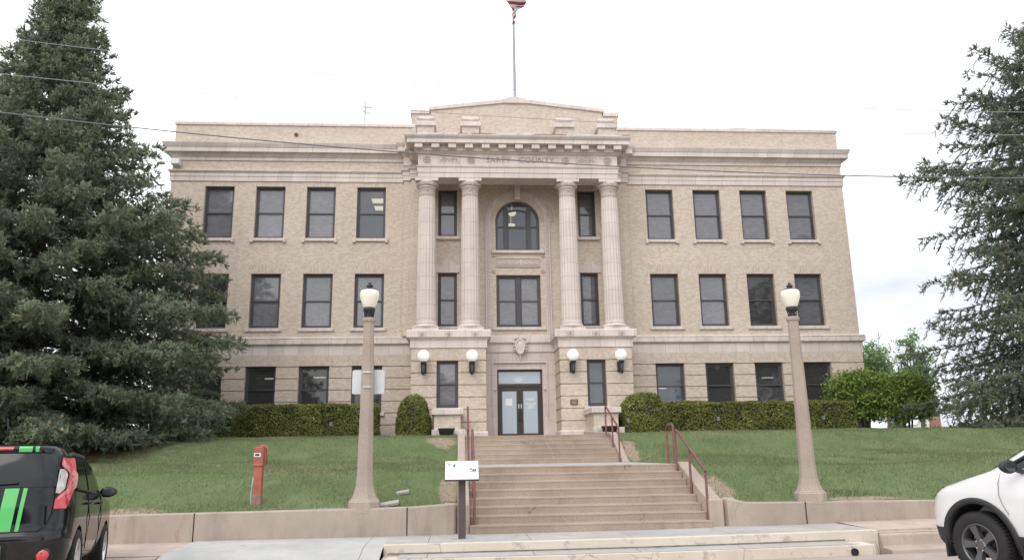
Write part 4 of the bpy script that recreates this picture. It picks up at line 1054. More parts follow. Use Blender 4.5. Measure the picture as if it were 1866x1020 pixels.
p=MB(); p.prism_xz(rrect(-4.715,-4.085,2.63,3.10,.04),-16.965,-16.96); build('panel',p,M['alu'],o)
for zz in (2.74,3.03):
    p=MB(); p.lathe((-4.40,-17.12,0),[(.128,zz-.012),(.128,zz+.012)],8,False,False); p.box(-4.47,-4.33,-17.262,-17.235,zz-.016,zz+.016); build('strap',p,M['galv'],o,fix=False)

# information panel
o=empty('information_sign',(-2.57,-18.25,0),'white information panel on a brown post in front of the steps','information sign')
p=MB(); p.box(-2.635,-2.505,-18.30,-18.23,.012,1.03); build('post',p,M['brown'],o,bevel=.008)
p=MB(); p.box(-2.75,-2.39,-18.38,-18.12,-.005,.014); 
for a in (-.14,.14):
    for b in (-.09,.09): p.lathe((-2.57+a,-18.25+b,0),[(.016,.014),(.016,.03)],6)
build('base_plate',p,M['galv'],o)
tl=R(52); ax=Vector((1,0,0)); az_=Vector((0,math.cos(tl),math.sin(tl))); ay_=Vector((0,math.sin(tl),-math.cos(tl))); c=Vector((-2.57,-18.32,1.17))
p=MB(); p.obox(c+ay_*.022,ax,ay_,az_,.30,.018,.205); build('tray',p,M['brown'],o,bevel=.006)
p=MB(); p.obox(c,ax,ay_,az_,.292,.004,.195); face=build('panel',p,M['paper'],o)
t=MB()
def pt(u,v,hw,hh): t.obox(c-ay_*.0055+ax*u+az_*v,ax,ay_,az_,hw,.0016,hh)
pt(.02,.165,.19,.008)
for k in range(4): pt(-.005+.0*k,.13-.022*k,.13,.0035)
for k in range(7): pt(-.03,-.005-.024*k+.0,.125 if k<4 else .20-.02*(k%2),.0035) if k<4 else pt(.03,-.005-.024*k,.185,.0035)
build('printed_text',t,M['ink'],o)
t=MB(); pt(-.135,.095,.018,.03); 
for q in (.16,.20,.235): pt(q,.0+.02*(q==.16),.014,.022)
pt(.195,-.03,.05,.006); build('printed_picture',t,plain('dark_print',(.12,.12,.13),.6),o)
t=MB(); t.obox(c-ay_*.0055+ax*-.222+az_*.135,ax,ay_,az_,.026,.0016,.014); pt(-.222,-.115,.014,.010); build('emblem',t,plain('teal_print',(.10,.28,.30),.6),o)

# orange utility post
gx,gy=-6.47,-16.75; gz=float(lawn_z(gx,gy))
o=empty('utility_post',(gx,gy,gz),'orange utility marker post standing in the lawn left of the lamp','utility post')
p=MB(); p.box(gx-.085,gx+.075,gy-.07,gy+.07,gz-.1,gz+.72); b_=build('post',p,M['orange'],o,bevel=.02)
p=MB(); p.box(gx-.087,gx+.077,gy-.072,gy+.072,gz-.1,gz+.20); build('worn_foot',p,plain('worn_pink_paint',(.30,.17,.13),.8,.3,12),o,bevel=.02)
p=MB(); p.prism_xz([(gx-.095,gz+.70),(gx+.085,gz+.70),(gx+.085,gz+1.02),(gx+.06,gz+1.075),(gx-.07,gz+1.075),(gx-.095,gz+1.02)],gy-.085,gy+.085); p.box(gx-.10,gx+.09,gy-.09,gy+.09,gz+.70,gz+.76); build('hood',p,M['orange'],o,bevel=.02)
p=MB(); p.tube([(gx+.06,gy+.06,gz+.72),(gx+.115,gy+.07,gz+.76),(gx+.115,gy+.07,gz+1.03),(gx+.07,gy+.07,gz+1.09),(gx-.02,gy+.07,gz+1.085)],.025,8); build('conduit',p,M['orange'],o,fix=False)
p=MB(); p.box(gx-.09,gx+.035,gy-.089,gy-.086,gz+.885,gz+.955); n_=build('label_plate',p,M['paper'],o)
p=MB(); p.box(gx-.07,gx+.015,gy-.0905,gy-.0892,gz+.90,gz+.94); build('meter_window',p,M['blackmetal'],o)
p=MB(); p.tube([(gx-.10,gy-.04,gz-.05),(gx-.11,gy-.05,gz+.2),(gx-.095,gy-.05,gz+.42),(gx-.085,gy-.04,gz+.5)],.016,7); build('cable',p,plain('grey_blue_cable',(.38,.45,.47),.6),o,fix=False)

# loose stone slabs in the lawn
for (x,y,a,wx,wy,l) in ((-3.98,-16.98,.18,.22,.075,'pale stone slab lying against the foot of the left lamp post'),(-3.73,-16.42,.0,.125,.05,'small pale stone slab lying in the grass above the other slab')):
    z=float(lawn_z(x,y))+.035; p=MB(); p.obox((x,y,z),(math.cos(a),.1*math.sin(a),.15),(0,1,.3),(-.15,-.3,1),wx,wy,.03); tag(build('stone_slab',p,M['walk'],bevel=.01),l,'stone slab','loose slabs by the lamp post')

# small garden lights
def stake(x,y,l):
    z=float(lawn_z(x,y)); o=empty('garden_light',(x,y,z),l,'garden light','small garden lights before the hedges')
    p=MB(); p.tube([(x,y,z-.1),(x,y,z+.40)],.014,6); build('stake',p,M['blackmetal'],o,fix=False)
    p=MB(); p.box(x-.05,x+.05,y-.04,y+.04,z+.38,z+.50); p.prism_yz([(y-.05,z+.501),(y+.05,z+.501),(y,z+.53)],x-.06,x+.06); build('lamp_head',p,M['stakehead'],o,bevel=.008)
stake(-7.37,-2.75,'small garden light on a stake before the left hedge, near the lamp post')
stake(-11.56,-2.75,'small garden light on a stake before the left hedge, beside the spruce')
stake(3.62,-3.95,'small garden light on a stake before the rounded bush right of the steps')
stake(7.42,-2.75,'small garden light on a stake before the middle of the right hedge')
stake(11.63,-2.75,'small garden light on a stake before the far end of the right hedge')

# ------------------------------------------------------------------ overhead cables
def cable(label,pts,r,m='wire'):
    xs_=[p[0] for p in pts]; zs_=[p[1] for p in pts]; co=np.polyfit(xs_,zs_,2)
    p=MB(); X=np.linspace(-26,24,60); p.tube([(x,-20,float(np.polyval(co,x))) for x in X],r,6)
    tag(build('overhead_cable',p,M[m],fix=False),label,'cable','cables strung across the street front')
cable('uppermost thin grey cable crossing the sky above the flagpole foot',[(-10.37,8.44),(-8.65,8.24),(-1.63,7.63),(2.89,7.44),(7.69,7.36)],.0048,'cablethin')
cable('middle thin grey cable crossing the sky just above the right parapet',[(-10.29,7.77),(-8.27,7.58),(.1,7.03),(4.2,6.94),(7.61,6.91)],.0048,'cablethin')
cable('lowest and thickest dark cable passing in front of the portico frieze',[(-10.2,7.07),(-7.35,6.77),(-3.52,6.45),(.15,6.22),(4.11,6.11),(7.46,6.09)],.010)

# ------------------------------------------------------------------ vegetation
def unit(v): return v/np.maximum(1e-9,np.linalg.norm(v,axis=-1,keepdims=True))
def leaf_quads(C,Nn,size,rg,asp=.6,kink=.0):
    """diamond leaves (two triangles) centred on C, facing roughly Nn"""
    n=len(C); a=unit(rg.normal(size=(n,3))); u=unit(np.cross(a,Nn)); v=np.cross(unit(Nn),u)
    s=size[:,None]; p0=C-u*s; p1=C+v*s*asp; p2=C+u*s; p3=C-v*s*asp
    return np.stack([p0,p1,p2,p0,p2,p3],1).reshape(-1,3)
def hedge(label,x0,x1,y0,y1,z1,name='hedge',round_=0.12,seed=1,dens=1500,bush=False):
    rg=np.random.default_rng(seed); xc=(x0+x1)/2; yc=(y0+y1)/2; zb=2.15
    hx,hy,hz=(x1-x0)/2,(y1-y0)/2,(z1-zb)
    o=empty(name,(xc,yc,zb+.08),label,'hedge' if name=='hedge' else 'bush','clipped yew hedges along the courthouse' if name=='hedge' else 'rounded bushes beside the entrance')
    if bush:
        n=int(dens*2.6*(hx+hy)*hz*1.6); th=rg.uniform(0,6.283,n); ph=np.arccos(rg.uniform(-.05,1,n)); e=2.6
        sx=np.sign(np.cos(th))*np.abs(np.cos(th))**(2/e); sy=np.sign(np.sin(th))*np.abs(np.sin(th))**(2/e)
        st=np.sin(ph)**(2/e); cz=np.sign(np.cos(ph))*np.abs(np.cos(ph))**(2/e)
        Nn=unit(np.stack([sx*st/hx,sy*st/hy,cz/hz],1)); P=np.stack([xc+hx*sx*st,yc+hy*sy*st,zb+.05+(hz-.05)*(cz*.5+.5 if False else np.maximum(cz,-.02))],1)
        low=rg.random(n)<.35; 
        zz=rg.uniform(.02,.45,n)*hz; P[low,0]=xc+hx*.97*sx[low]; P[low,1]=yc+hy*.97*sy[low]; P[low,2]=zb+zz[low]; Nn[low]=unit(np.stack([sx[low],sy[low],0*sx[low]+.1],1))
    else:
        faces=[('y-',2*hx*hz),('y+',2*hx*hz*.15),('x-',2*hy*hz),('x+',2*hy*hz),('t',4*hx*hy)]
        Ps=[];Ns=[]
        for fn,ar in faces:
            n=int(ar*dens); a=rg.uniform(-1,1,n); b=rg.uniform(0,1,n)
            if fn[0]=='y': s=-1 if fn=='y-' else 1; P=np.stack([xc+a*hx,np.full(n,yc+s*hy),zb+b*hz],1); Nn=np.tile([0,s,.15],(n,1))
            elif fn[0]=='x': s=-1 if fn=='x-' else 1; P=np.stack([np.full(n,xc+s*hx),yc+a*hy,zb+b*hz],1); Nn=np.tile([s,0,.15],(n,1))
            else: P=np.stack([xc+a*hx,yc+(b*2-1)*hy,np.full(n,z1)],1); Nn=np.tile([0,-.1,1.],(n,1))
            Ps.append(P);Ns.append(Nn)
        P=np.concatenate(Ps);Nn=unit(np.concatenate(Ns).astype(float))
        # round the edges
        d=P-np.array([xc,yc,zb]); q=np.array([hx,hy,hz])
        k=np.clip(np.abs(d)-(q-round_),0,None)/round_; rr=np.linalg.norm(k,axis=1); f_=np.where(rr>1,1/np.maximum(rr,1e-6),1)
        P=np.where(k>0,np.array([xc,yc,zb])+np.sign(d)*((q-round_)+k*f_[:,None]*round_),P)
    n=len(P)
    lump=lowfreq(P[:,0]*5+P[:,2]*3,P[:,2]*6+P[:,1]*5,seed+3)
    P=P+Nn*(lump*.055+rg.uniform(-.09,.035,n))[:,None]
    gap=lowfreq(P[:,0]*7+3,P[:,2]*8+P[:,1]*6,seed+8)
    keep=(gap>-.42)|(rg.random(n)<.35); P,Nn,lump=P[keep],Nn[keep],lump[keep]; n=len(P)
    dirn=unit(Nn*.7+rg.normal(size=(n,3))*.75+np.array([0,0,.3]))
    V=leaf_quads(P,dirn,rg.uniform(.024,.05,n),rg,.5)
    t=np.clip(.42+.25*lowfreq(P[:,0]*2.2,P[:,2]*2.5,seed+5)+.2*lump+rg.normal(0,.17,n),0,1)
    c=np.array([xc,yc,zb+.08]); tri_mesh('foliage',V-c,np.repeat(t,2),M['hedge'],o)
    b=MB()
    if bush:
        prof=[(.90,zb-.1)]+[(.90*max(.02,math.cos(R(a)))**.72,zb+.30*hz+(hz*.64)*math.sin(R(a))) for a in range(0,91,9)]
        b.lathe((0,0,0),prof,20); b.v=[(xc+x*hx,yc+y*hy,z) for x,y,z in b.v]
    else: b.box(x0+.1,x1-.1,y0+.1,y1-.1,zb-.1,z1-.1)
    build('dark_core',b,M['inner'],o)  # solid core behind the leaves, interior shade painted dark
    return o
hedge('long clipped hedge under the left wing windows',-12.6,-5.72,-2.45,-1.15,3.42,seed=2)
hedge('long clipped hedge under the right wing windows',5.5,13.15,-2.45,-1.15,3.33,seed=4)
hedge('rounded clipped bush left of the entrance',-4.94,-3.66,-3.5,-2.0,3.68,'bush',seed=6,bush=True,dens=1700)
hedge('rounded clipped bush right of the entrance, the wider one',3.52,5.40,-3.7,-2.1,3.70,'bush',seed=8,bush=True,dens=1700)

def sprig_templates(rg,k=6,needles=11,rad=.36,wid=.10):
    """little spiky shoots of unit length along +X, each a set of needle triangles"""
    T=[]
    for _ in range(k):
        t=np.linspace(.02,.98,needles); a=rg.uniform(0,6.283,needles)+np.arange(needles)*2.4
        rr=rad*(1-.35*t)*rg.uniform(.75,1.2,needles)
        base=np.stack([t,0*t,0*t],1); d=np.stack([.42*np.ones(needles),np.cos(a),np.sin(a)],1); d=unit(d)
        side=unit(np.cross(d,np.stack([np.ones(needles),0*t,0*t],1)))
        tip=base+d*rr[:,None]*1.25
        V=np.stack([base-side*wid,base+side*wid,tip],1)            # needles
        core=np.array([[[0,-.10,0],[0,.10,0],[1.12,0,0]],[[0,0,-.10],[0,0,.10],[1.12,0,0]]])
        T.append(np.concatenate([V,core]))
    return np.stack(T)      # k, tri, 3, 3
def place_sprigs(P,D,ln,T,rg):
    n=len(P); X=unit(D); a=unit(rg.normal(size=(n,3))); Y=unit(np.cross(X,a)); Z=np.cross(X,Y)
    k=rg.integers(0,len(T),n); t=T[k]                              # n,tri,3,3
    s=ln[:,None,None,None]; t=t*s
    V=P[:,None,None,:]+t[...,0:1]*X[:,None,None,:]+t[...,1:2]*Y[:,None,None,:]+t[...,2:3]*Z[:,None,None,:]
    return V.reshape(-1,3),t.shape[1]
def spruce(label,x,y,h,rad_at,material,seed,nb,sub_step,droop,sprig_len,gap=0.,zb=None,first=.6,sub_len=1.0,facing=1.0,hang=.5,spr_step=.10,limb=.03,hang_len=.75,tuft=.75,name_group='spruce trees beside the courthouse'):
    rg=np.random.default_rng(seed); z0=float(lawn_z(x,y)) if zb is None else zb
    o=empty('spruce_tree',(x,y,z0),label,'spruce tree',name_group)
    tr=MB(); tr.tube([(0,0,-.2),(0.02,0,.3),(0,0,h*.3),(.03,.02,h*.7),(0,0,h*.985)],[h*.021,h*.0165,h*.012,h*.0055,.015],10); MBobj('trunk',tr,M['bark'],o,(0,0,0))
    T=sprig_templates(rg,6,13,.27,.10)
    SP=[];SD=[];SL=[];ST_=[]; lm=MB(); seg=10
    hs=first+(h-first-.25)*np.sort(1-np.sqrt(1-rg.uniform(0,1,nb)*.995))if False else first+(h-first-.3)*(np.clip(np.arange(nb)+rg.uniform(-.4,.4,nb),0,None)/nb)**1.22
    for i,hh in enumerate(hs):
        az=i*2.39996+rg.uniform(-.3,.3); fh=np.clip((hh)/h,0,1)
        Lb=rad_at(fh,az)*rg.uniform(.80,1.06)
        if rg.random()<gap: Lb*=rg.uniform(.45,.75)
        if Lb<.15: Lb=.15
        el=(-.10+.75*fh**1.3)+rg.uniform(-.10,.10)
        s=np.linspace(0,1,seg); hor=np.array([math.cos(az),math.sin(az),0.])
        dz=np.sin(el)*s*Lb-droop*Lb*(1-fh*.8)*(s**1.6)+.50*droop*Lb*np.clip(s-.62,0,1)**1.5*2.0
        wob=rg.uniform(-.05,.05)*Lb
        side=np.array([-hor[1],hor[0],0.])
        pts=hor[None]*(s*Lb*np.cos(el))[:,None]+np.array([0,0,1.])[None]*(hh+dz)[:,None]+side[None]*(wob*np.sin(s*3))[:,None]
        pts[:,2]=np.maximum(pts[:,2],.15)
        lm.tube([tuple(p) for p in pts[::2]]+[tuple(pts[-1])],[limb*(.35+.65*Lb/5)*(1-.85*q) for q in list(s[::2])+[1]],5,False)
        # branchlets
        back=facing<1 and (math.sin(az)>.45)
        step=sub_step*(1.9 if back else 1)
        start=.16 if Lb<2 else .30
        for q in np.arange(start,1.0,step/Lb*(1 if Lb>.6 else .6)):
            p=np.array([np.interp(q,s,pts[:,k]) for k in range(3)])
            tan=np.array([np.interp(min(1,q+.05),s,pts[:,k])-np.interp(q-.05,s,pts[:,k]) for k in range(3)]); tan/=np.linalg.norm(tan)+1e-9
            for sg in (-1,1,0):
                if rg.random()<gap*.6: continue
                l2=sub_len*(.22+.72*Lb/5*(1.12-q)**.8)*rg.uniform(.6,1.2)
                if sg==0:
                    if rg.random()>hang: continue
                    d=np.array([0,0,-1.])*.8+tan*.5+side*rg.uniform(-.5,.5); l2*=hang_len
                else: d=tan*rg.uniform(.5,1.0)+side*sg*rg.uniform(.7,1.1)+np.array([0,0,rg.uniform(-.55,.5)])
                d/=np.linalg.norm(d)
                m=max(2,int(l2/spr_step)); tt=(np.arange(m)+rg.uniform(.2,.8,m))/m
                sag=-(.35 if sg else .1)*l2*tt**1.7
                b=p[None]+d[None]*(tt*l2)[:,None]; b[:,2]+=sag
                dd=d[None]*1.0+rg.normal(0,.42,(m,3)); dd[:,2]+=rg.uniform(-.05,.5,m)
                SP.append(b);SD.append(dd);SL.append(np.full(m,sprig_len)*rg.uniform(.7,1.25,m))
                if sg and rg.random()<tuft:      # upright fan of new shoots at the end of the spray
                    e=b[-1][None]+rg.normal(0,.03,(5,3)); ed=d[None]*.7+rg.normal(0,.55,(5,3)); ed[:,2]+=.55
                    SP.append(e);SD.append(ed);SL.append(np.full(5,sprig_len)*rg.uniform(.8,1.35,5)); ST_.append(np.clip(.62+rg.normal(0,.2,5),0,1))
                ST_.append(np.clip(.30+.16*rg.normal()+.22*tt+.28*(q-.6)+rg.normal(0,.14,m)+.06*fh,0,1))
    # leader and top tuft
    m=30; tz=rg.uniform(h-1.1,h+.05,m); SP.append(np.stack([rg.normal(0,.05,m),rg.normal(0,.05,m),tz],1)); dd=rg.normal(0,.6,(m,3)); dd[:,2]+=.9; SD.append(dd); SL.append(np.full(m,sprig_len)*1.1); ST_.append(np.full(m,.55))
    P=np.concatenate(SP);D=np.concatenate(SD);ln=np.concatenate(SL);t=np.concatenate(ST_)
    V,k=place_sprigs(P,D,ln,T,rg)
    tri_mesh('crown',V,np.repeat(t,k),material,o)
    MBobj('limbs',lm,M['greybark'],o,(0,0,0))
    print('spruce sprigs',len(P),'tris',len(V)//3)
    return o
def rad_left(f,az): return np.interp(f,[0,.05,.12,.25,.37,.5,.62,.72,.80,.90,.96,1],[4.8,5.8,6.6,6.4,5.5,4.0,2.6,1.85,1.35,.80,.42,.1])
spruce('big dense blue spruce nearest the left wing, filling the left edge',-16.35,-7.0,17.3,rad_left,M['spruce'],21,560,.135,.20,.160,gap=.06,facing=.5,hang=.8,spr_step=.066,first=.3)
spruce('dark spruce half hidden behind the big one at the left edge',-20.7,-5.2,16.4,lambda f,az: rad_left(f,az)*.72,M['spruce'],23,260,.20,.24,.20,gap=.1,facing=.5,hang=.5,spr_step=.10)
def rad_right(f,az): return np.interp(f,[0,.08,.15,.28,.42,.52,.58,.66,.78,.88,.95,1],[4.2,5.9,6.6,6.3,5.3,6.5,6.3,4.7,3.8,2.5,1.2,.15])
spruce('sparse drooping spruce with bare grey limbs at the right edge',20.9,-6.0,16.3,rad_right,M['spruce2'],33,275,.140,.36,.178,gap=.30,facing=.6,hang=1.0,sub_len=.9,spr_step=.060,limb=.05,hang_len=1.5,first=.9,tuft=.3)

def leafy(name,label,cat,x,y,z0,h,blobs,material,seed,n,leaf,trunks,group=None,bark='greybark'):
    """blobs: (cx,cy,cz,rx,ry,rz) relative to the base; leaves gather in clumps through each blob's volume"""
    rg=np.random.default_rng(seed); o=empty(name,(x,y,z0),label,cat,group)
    tm=MB(); tips=[]
    for tr in trunks: tm.tube(tr[0],tr[1],7)
    vol=np.array([b[3]*b[4]*b[5] for b in blobs]); vol=vol/vol.sum(); Ps=[];ts=[]
    for b,v in zip(blobs,vol):
        k=max(6,int(n*v/26)); c=unit(rg.normal(size=(k,3)))*(rg.uniform(.25,1.0,(k,1))**.45)*np.array(b[3:6])+np.array(b[:3])
        cs=rg.uniform(.6,1.3,k); ct=rg.normal(0,.13,k)
        q=rg.integers(0,k,int(n*v)); sc=min(b[3:6])*.30
        P=c[q]+rg.normal(size=(len(q),3))*(sc*cs[q])[:,None]*np.array([1,1,.65]); Ps.append(P); ts.append(.42+ct[q]+rg.normal(0,.15,len(q)))
        for kk in rg.choice(k,min(k,7),False):
            tips.append(c[kk])
    base=[t[0] for t in trunks]
    for tp in tips:
        tr=base[int(rg.integers(0,len(base)))]; s=tr[int(rg.integers(max(1,len(tr)//2),len(tr)))]
        mid=(np.array(s)+tp)/2+rg.normal(0,.08,3)*h*.1
        tm.tube([tuple(s),tuple(mid),tuple(tp)],[h*.008,h*.005,h*.002],5,False)
    P=np.concatenate(Ps); t=np.clip(np.concatenate(ts),0,1)
    Nn=unit(rg.normal(size=P.shape)+np.array([0,0,.8]))
    V=leaf_quads(P,Nn,rg.uniform(.6,1.3,len(P))*leaf,rg,.55)
    tri_mesh('crown',V,np.repeat(t,2),material,o); MBobj('trunk',tm,M[bark],o,(0,0,0)); return o
def stems(n,sp,h,rg,r):
    out=[]
    for i in range(n):
        a=6.283*i/n+rg.uniform(-.3,.3); e=sp*rg.uniform(.5,1.1); b=.12
        out.append(([(b*math.cos(a),b*math.sin(a),-.1),(b*1.6*math.cos(a),b*1.6*math.sin(a),h*.2),(e*.5*math.cos(a),e*.5*math.sin(a),h*.5),(e*math.cos(a),e*math.sin(a),h*.85)],[r,r*.85,r*.6,r*.25]))
    return out
rg=np.random.default_rng(5)
leafy('shrub','tall bright green shrub with many stems at the right corner of the courthouse','shrub',14.0,-1.5,2.25,2.6,[(.3,-.4,.7,.7,.45,.4),(-.75,0,1.60,.62,.8,.62),(-.1,-.1,1.9,.75,.8,.50),(.65,0,1.6,.65,.7,.62),(-.1,-.4,1.15,.95,.6,.55),(-.95,-.1,1.1,.45,.5,.5),(.8,-.3,1.05,.5,.5,.5),(-.3,-.3,.65,.8,.5,.35)],M['shrub'],51,19000,.060,stems(11,1.0,1.9,rg,.020),'tall shrubs at the corner of the building')
leafy('shrub','tall bright green shrub standing right of the other, against the sky','shrub',16.1,-1.0,2.25,2.6,[(.4,-.35,.7,.65,.45,.4),(-.8,0,1.6,.7,.8,.62),(.0,0,1.85,.72,.8,.52),(.65,0,1.6,.6,.7,.62),(.1,-.3,1.15,.9,.6,.6),(.75,-.1,1.05,.45,.5,.5),(-.5,-.2,.7,.6,.5,.4)],M['shrub'],53,17000,.060,stems(11,.85,1.9,rg,.020),'tall shrubs at the corner of the building')
def btree(label,x,y,z0,h,w_,seed,n,leaf):
    rg=np.random.default_rng(seed); bl=[]
    for k in range(8):
        bl.append((rg.uniform(-.6,.6)*w_,rg.uniform(-.5,.5)*w_,h*rg.uniform(.45,.88),w_*rg.uniform(.3,.5),w_*rg.uniform(.3,.5),h*rg.uniform(.08,.15)))
    tr=[([(0,0,-.3),(.1,0,h*.3),(.0,.1,h*.6),(.05,.1,h*.9)],[h*.022,h*.017,h*.010,h*.003]),([(.05,0,h*.3),(w_*.3,0,h*.55),(w_*.4,.1,h*.8)],[h*.012,h*.007,h*.002]),([(.05,0,h*.28),(-w_*.3,.1,h*.5),(-w_*.45,.1,h*.75)],[h*.012,h*.007,h*.002])]
    return leafy('leafy_tree',label,'tree',x,y,z0,h,bl,M['fartree'],seed,n,leaf,tr,'pale spring trees behind the courthouse')
btree('pale green spring tree rising just behind the corner of the building',31.2,27,1.6,8.2,2.4,61,9000,.12)
btree('airy pale spring tree with a dead branch beyond the right corner',34.6,28,1.6,9.2,2.0,63,4200,.11)
btree('low green tree beside the white house beyond the lawn',47.5,50,.8,6.2,2.6,65,5000,.14)
btree('low green tree at the far right beyond the white house',66.5,50,.6,4.0,3.5,67,5000,.15)
d=MB(); d.tube([(31.3,26,5.5),(30.9,26,7.6),(30.5,26,8.6),(30.75,26,10.2),(30.7,26,10.9)],[.10,.07,.05,.03,.01],6); d.tube([(30.5,26,8.6),(30.0,26,9.4),(29.9,26,10.2)],[.04,.025,.008],6); d.tube([(30.75,26,10.0),(31.1,26,10.5)],[.02,.006],5); d.tube([(31.3,26,5.5),(31.6,26.2,3.4),(31.5,26.2,1.2)],[.10,.14,.18],7)
tag(build('dead_tree',d,M['bark'],fix=False),'bare dark forked dead tree among the pale spring trees','dead tree')

# ------------------------------------------------------------------ white house beyond
o=empty('white_house',(46,40,1.0),'low white house with a brick chimney beyond the lawn at right','house')
mb=MB(); mb.box(41.0,52.5,40,44,.2,3.30); mb.prism_xz([(41.0,3.30),(42.5,3.30),(42.5,4.55),(42.2,4.75),(41.0,3.65)],39.6,40.0); build('wall',mb,M['white'],o)
rf=MB(); rf.add([(42.9,39.5,3.32),(53.2,39.5,3.22),(50.6,42,4.35),(42.9,42,4.45),(42.9,44.5,3.3),(53.2,44.5,3.2)],[(0,1,2,3),(3,2,5,4),(1,5,2),(0,3,4)]); build('roof',rf,plain('pale_shingles',(.52,.52,.56),.9,.1,3),o)
ch=MB(); ch.box(42.52,43.55,39.45,40.3,2.0,4.30); c_=build('chimney',ch,brick_mat('red_brick',(.33,.13,.09),(.26,.10,.07),(.42,.36,.32)),o)
rf=MB(); rf.obox((42.85,40.5,4.72),(1,0,-.22),(0,1,0),(.22,0,1),.75,1.0,.07); build('gable_roof',rf,plain('dark_shingles',(.10,.10,.11),.9,.1,3),o)
rf=MB(); rf.obox((41.6,40.2,4.22),(1,0,.88),(0,1,0),(-.88,0,1),.85,.8,.05); build('verge',rf,M['white'],o)

# ------------------------------------------------------------------ vehicles
def paint(name,c,rough=.25,coat=1.0,met=0,ior=1.5):
    m,nt,b,_=nodes(name); b.inputs['Base Color'].default_value=(*c,1); b.inputs['Roughness'].default_value=rough; b.inputs['Metallic'].default_value=met
    b.inputs['Coat Weight'].default_value=coat; b.inputs['Coat Roughness'].default_value=.04; b.inputs['IOR'].default_value=ior
    ov=objvec(nt); d=ramp(nt,noise(nt,ov,3,5,.6),.35,.8)
    sp=N(nt,'ShaderNodeSeparateXYZ'); L(nt,ov,sp.inputs[0]); low=ramp(nt,sp.outputs[2],.25,.8,(1,1,1),(0,0,0))
    L(nt,mixc(nt,math_(nt,'MULTIPLY',math_(nt,'MULTIPLY',d,low),.35),c,(.22,.18,.14)),b.inputs['Base Color']); return m
M['blackpaint']=paint('black_car_paint',(.008,.009,.012),.08,0,ior=1.46); M['whitepaint']=paint('white_car_paint',(.80,.80,.80))
M['tint']=paint('dark_car_glass',(.007,.008,.010),.04,0,ior=1.5); M['trimblack']=plain('black_plastic_trim',(.028,.03,.033),.6,.1,6)
M['green']=plain('green_vinyl_stripe',(.10,.50,.13),.35,.06,4,coat=.6)
M['red']=plain('red_tail_lens',(.52,.045,.05),.12,.15,10,coat=1); M['pinklens']=plain('pale_red_lens',(.58,.22,.22),.12,.1,10,coat=1); M['clear']=plain('clear_tail_lens',(.50,.49,.47),.1,.35,9,coat=1)
M['alloy']=plain('grey_alloy',(.16,.165,.175),.35,.08,6,metal=.7); M['chrome']=plain('silver_alloy',(.62,.62,.63),.25,.08,6,metal=.8)
M['seam']=plain('panel_gap',(.006,.006,.006),.8,.01,2); M['seamgrey']=plain('panel_gap_grey',(.20,.20,.20),.8,.01,2); M['amber']=plain('amber_lens',(.42,.12,.05),.15,.2,8,coat=1)
class Body:
    """rows of (z, half width, y rear, y front, corner radius); superellipse-free rounded rectangles"""
    def __init__(s,rows): s.r=np.array(rows,float)
    def at(s,z): return [np.interp(z,s.r[:,0],s.r[:,k]) for k in range(1,5)]
    def outline(s,z,n=14):
        w,yr,yf,c=s.at(z); pts=[]; c=min(c,w*.98,(yf-yr)*.45)
        for cx,cy,a0 in ((w-c,yf-c,0),(-w+c,yf-c,90),(-w+c,yr+c,180),(w-c,yr+c,270)):
            for i in range(n):
                a=R(a0+90*i/(n-1)); pts.append((cx+c*math.cos(a),cy+c*math.sin(a)))
        out=[]
        for k,(x,y) in enumerate(pts):          # bow the long straight edges a little
            q=(y-(yr+yf)/2)/((yf-yr)/2); out.append((x*(1-.035*max(0,q*q-.25)),y))
        # subdivide straight runs
        res=[]
        for k,(a,b) in enumerate(zip(out,out[1:]+out[:1])):
            m=10 if k%n==n-1 else 1
            res+=[(a[0]+(b[0]-a[0])*i/m,a[1]+(b[1]-a[1])*i/m) for i in range(m)]
        return res
    def mesh(s,zs):
        mb=MB(); n=None; vs=[]
        ol=[s.outline(z) for z in zs]; n=min(len(o) for o in ol)
        # resample all outlines to a fixed count by angle-free index
        for o,z in zip(ol,zs): vs+=[(x,y,z) for x,y in o]
        if any(len(o)!=n for o in ol): raise ValueError([len(o) for o in ol])
        fs=[(i*n+k,i*n+(k+1)%n,(i+1)*n+(k+1)%n,(i+1)*n+k) for i in range(len(zs)-1) for k in range(n)]
        fs+= [tuple(range(n))[::-1],tuple((len(zs)-1)*n+k for k in range(n))]
        mb.add(vs,fs,True); return mb
    def rear(s,x,z,off=0):
        w,yr,yf,c=s.at(z); c=min(c,w*.98,(yf-yr)*.45); e=abs(x)-(w-c)
        return yr-off if e<=0 else yr+c-math.sqrt(max(0,c*c-min(e,c)**2))-off
    def front(s,x,z,off=0):
        w,yr,yf,c=s.at(z); c=min(c,w*.98); e=abs(x)-(w-c)
        return yf+off if e<=0 else yf-c+math.sqrt(max(0,c*c-min(e,c)**2))+off
    def side(s,y,z,off=0):
        w,yr,yf,c=s.at(z); c=min(c,w*.98,(yf-yr)*.45); q=(y-(yr+yf)/2)/((yf-yr)/2)
        x=w
        if y>yf-c: x=w-c+math.sqrt(max(0,c*c-min(y-(yf-c),c)**2))
        if y<yr+c: x=w-c+math.sqrt(max(0,c*c-min(yr+c-y,c)**2))
        return x*(1-.035*max(0,q*q-.25))+off
def patch(f,lo,hi,z0,z1,n=10,m=14):
    """strip between the curves lo(z) and hi(z); f(u,z) gives the point"""
    mb=MB(); vs=[]
    for j in range(m+1):
        z=z0+(z1-z0)*j/m; a,b=lo(z),hi(z)
        for i in range(n+1): vs.append(f(a+(b-a)*i/n,z))
    mb.add(vs,[(j*(n+1)+i,j*(n+1)+i+1,(j+1)*(n+1)+i+1,(j+1)*(n+1)+i) for j in range(m) for i in range(n)],True); return mb
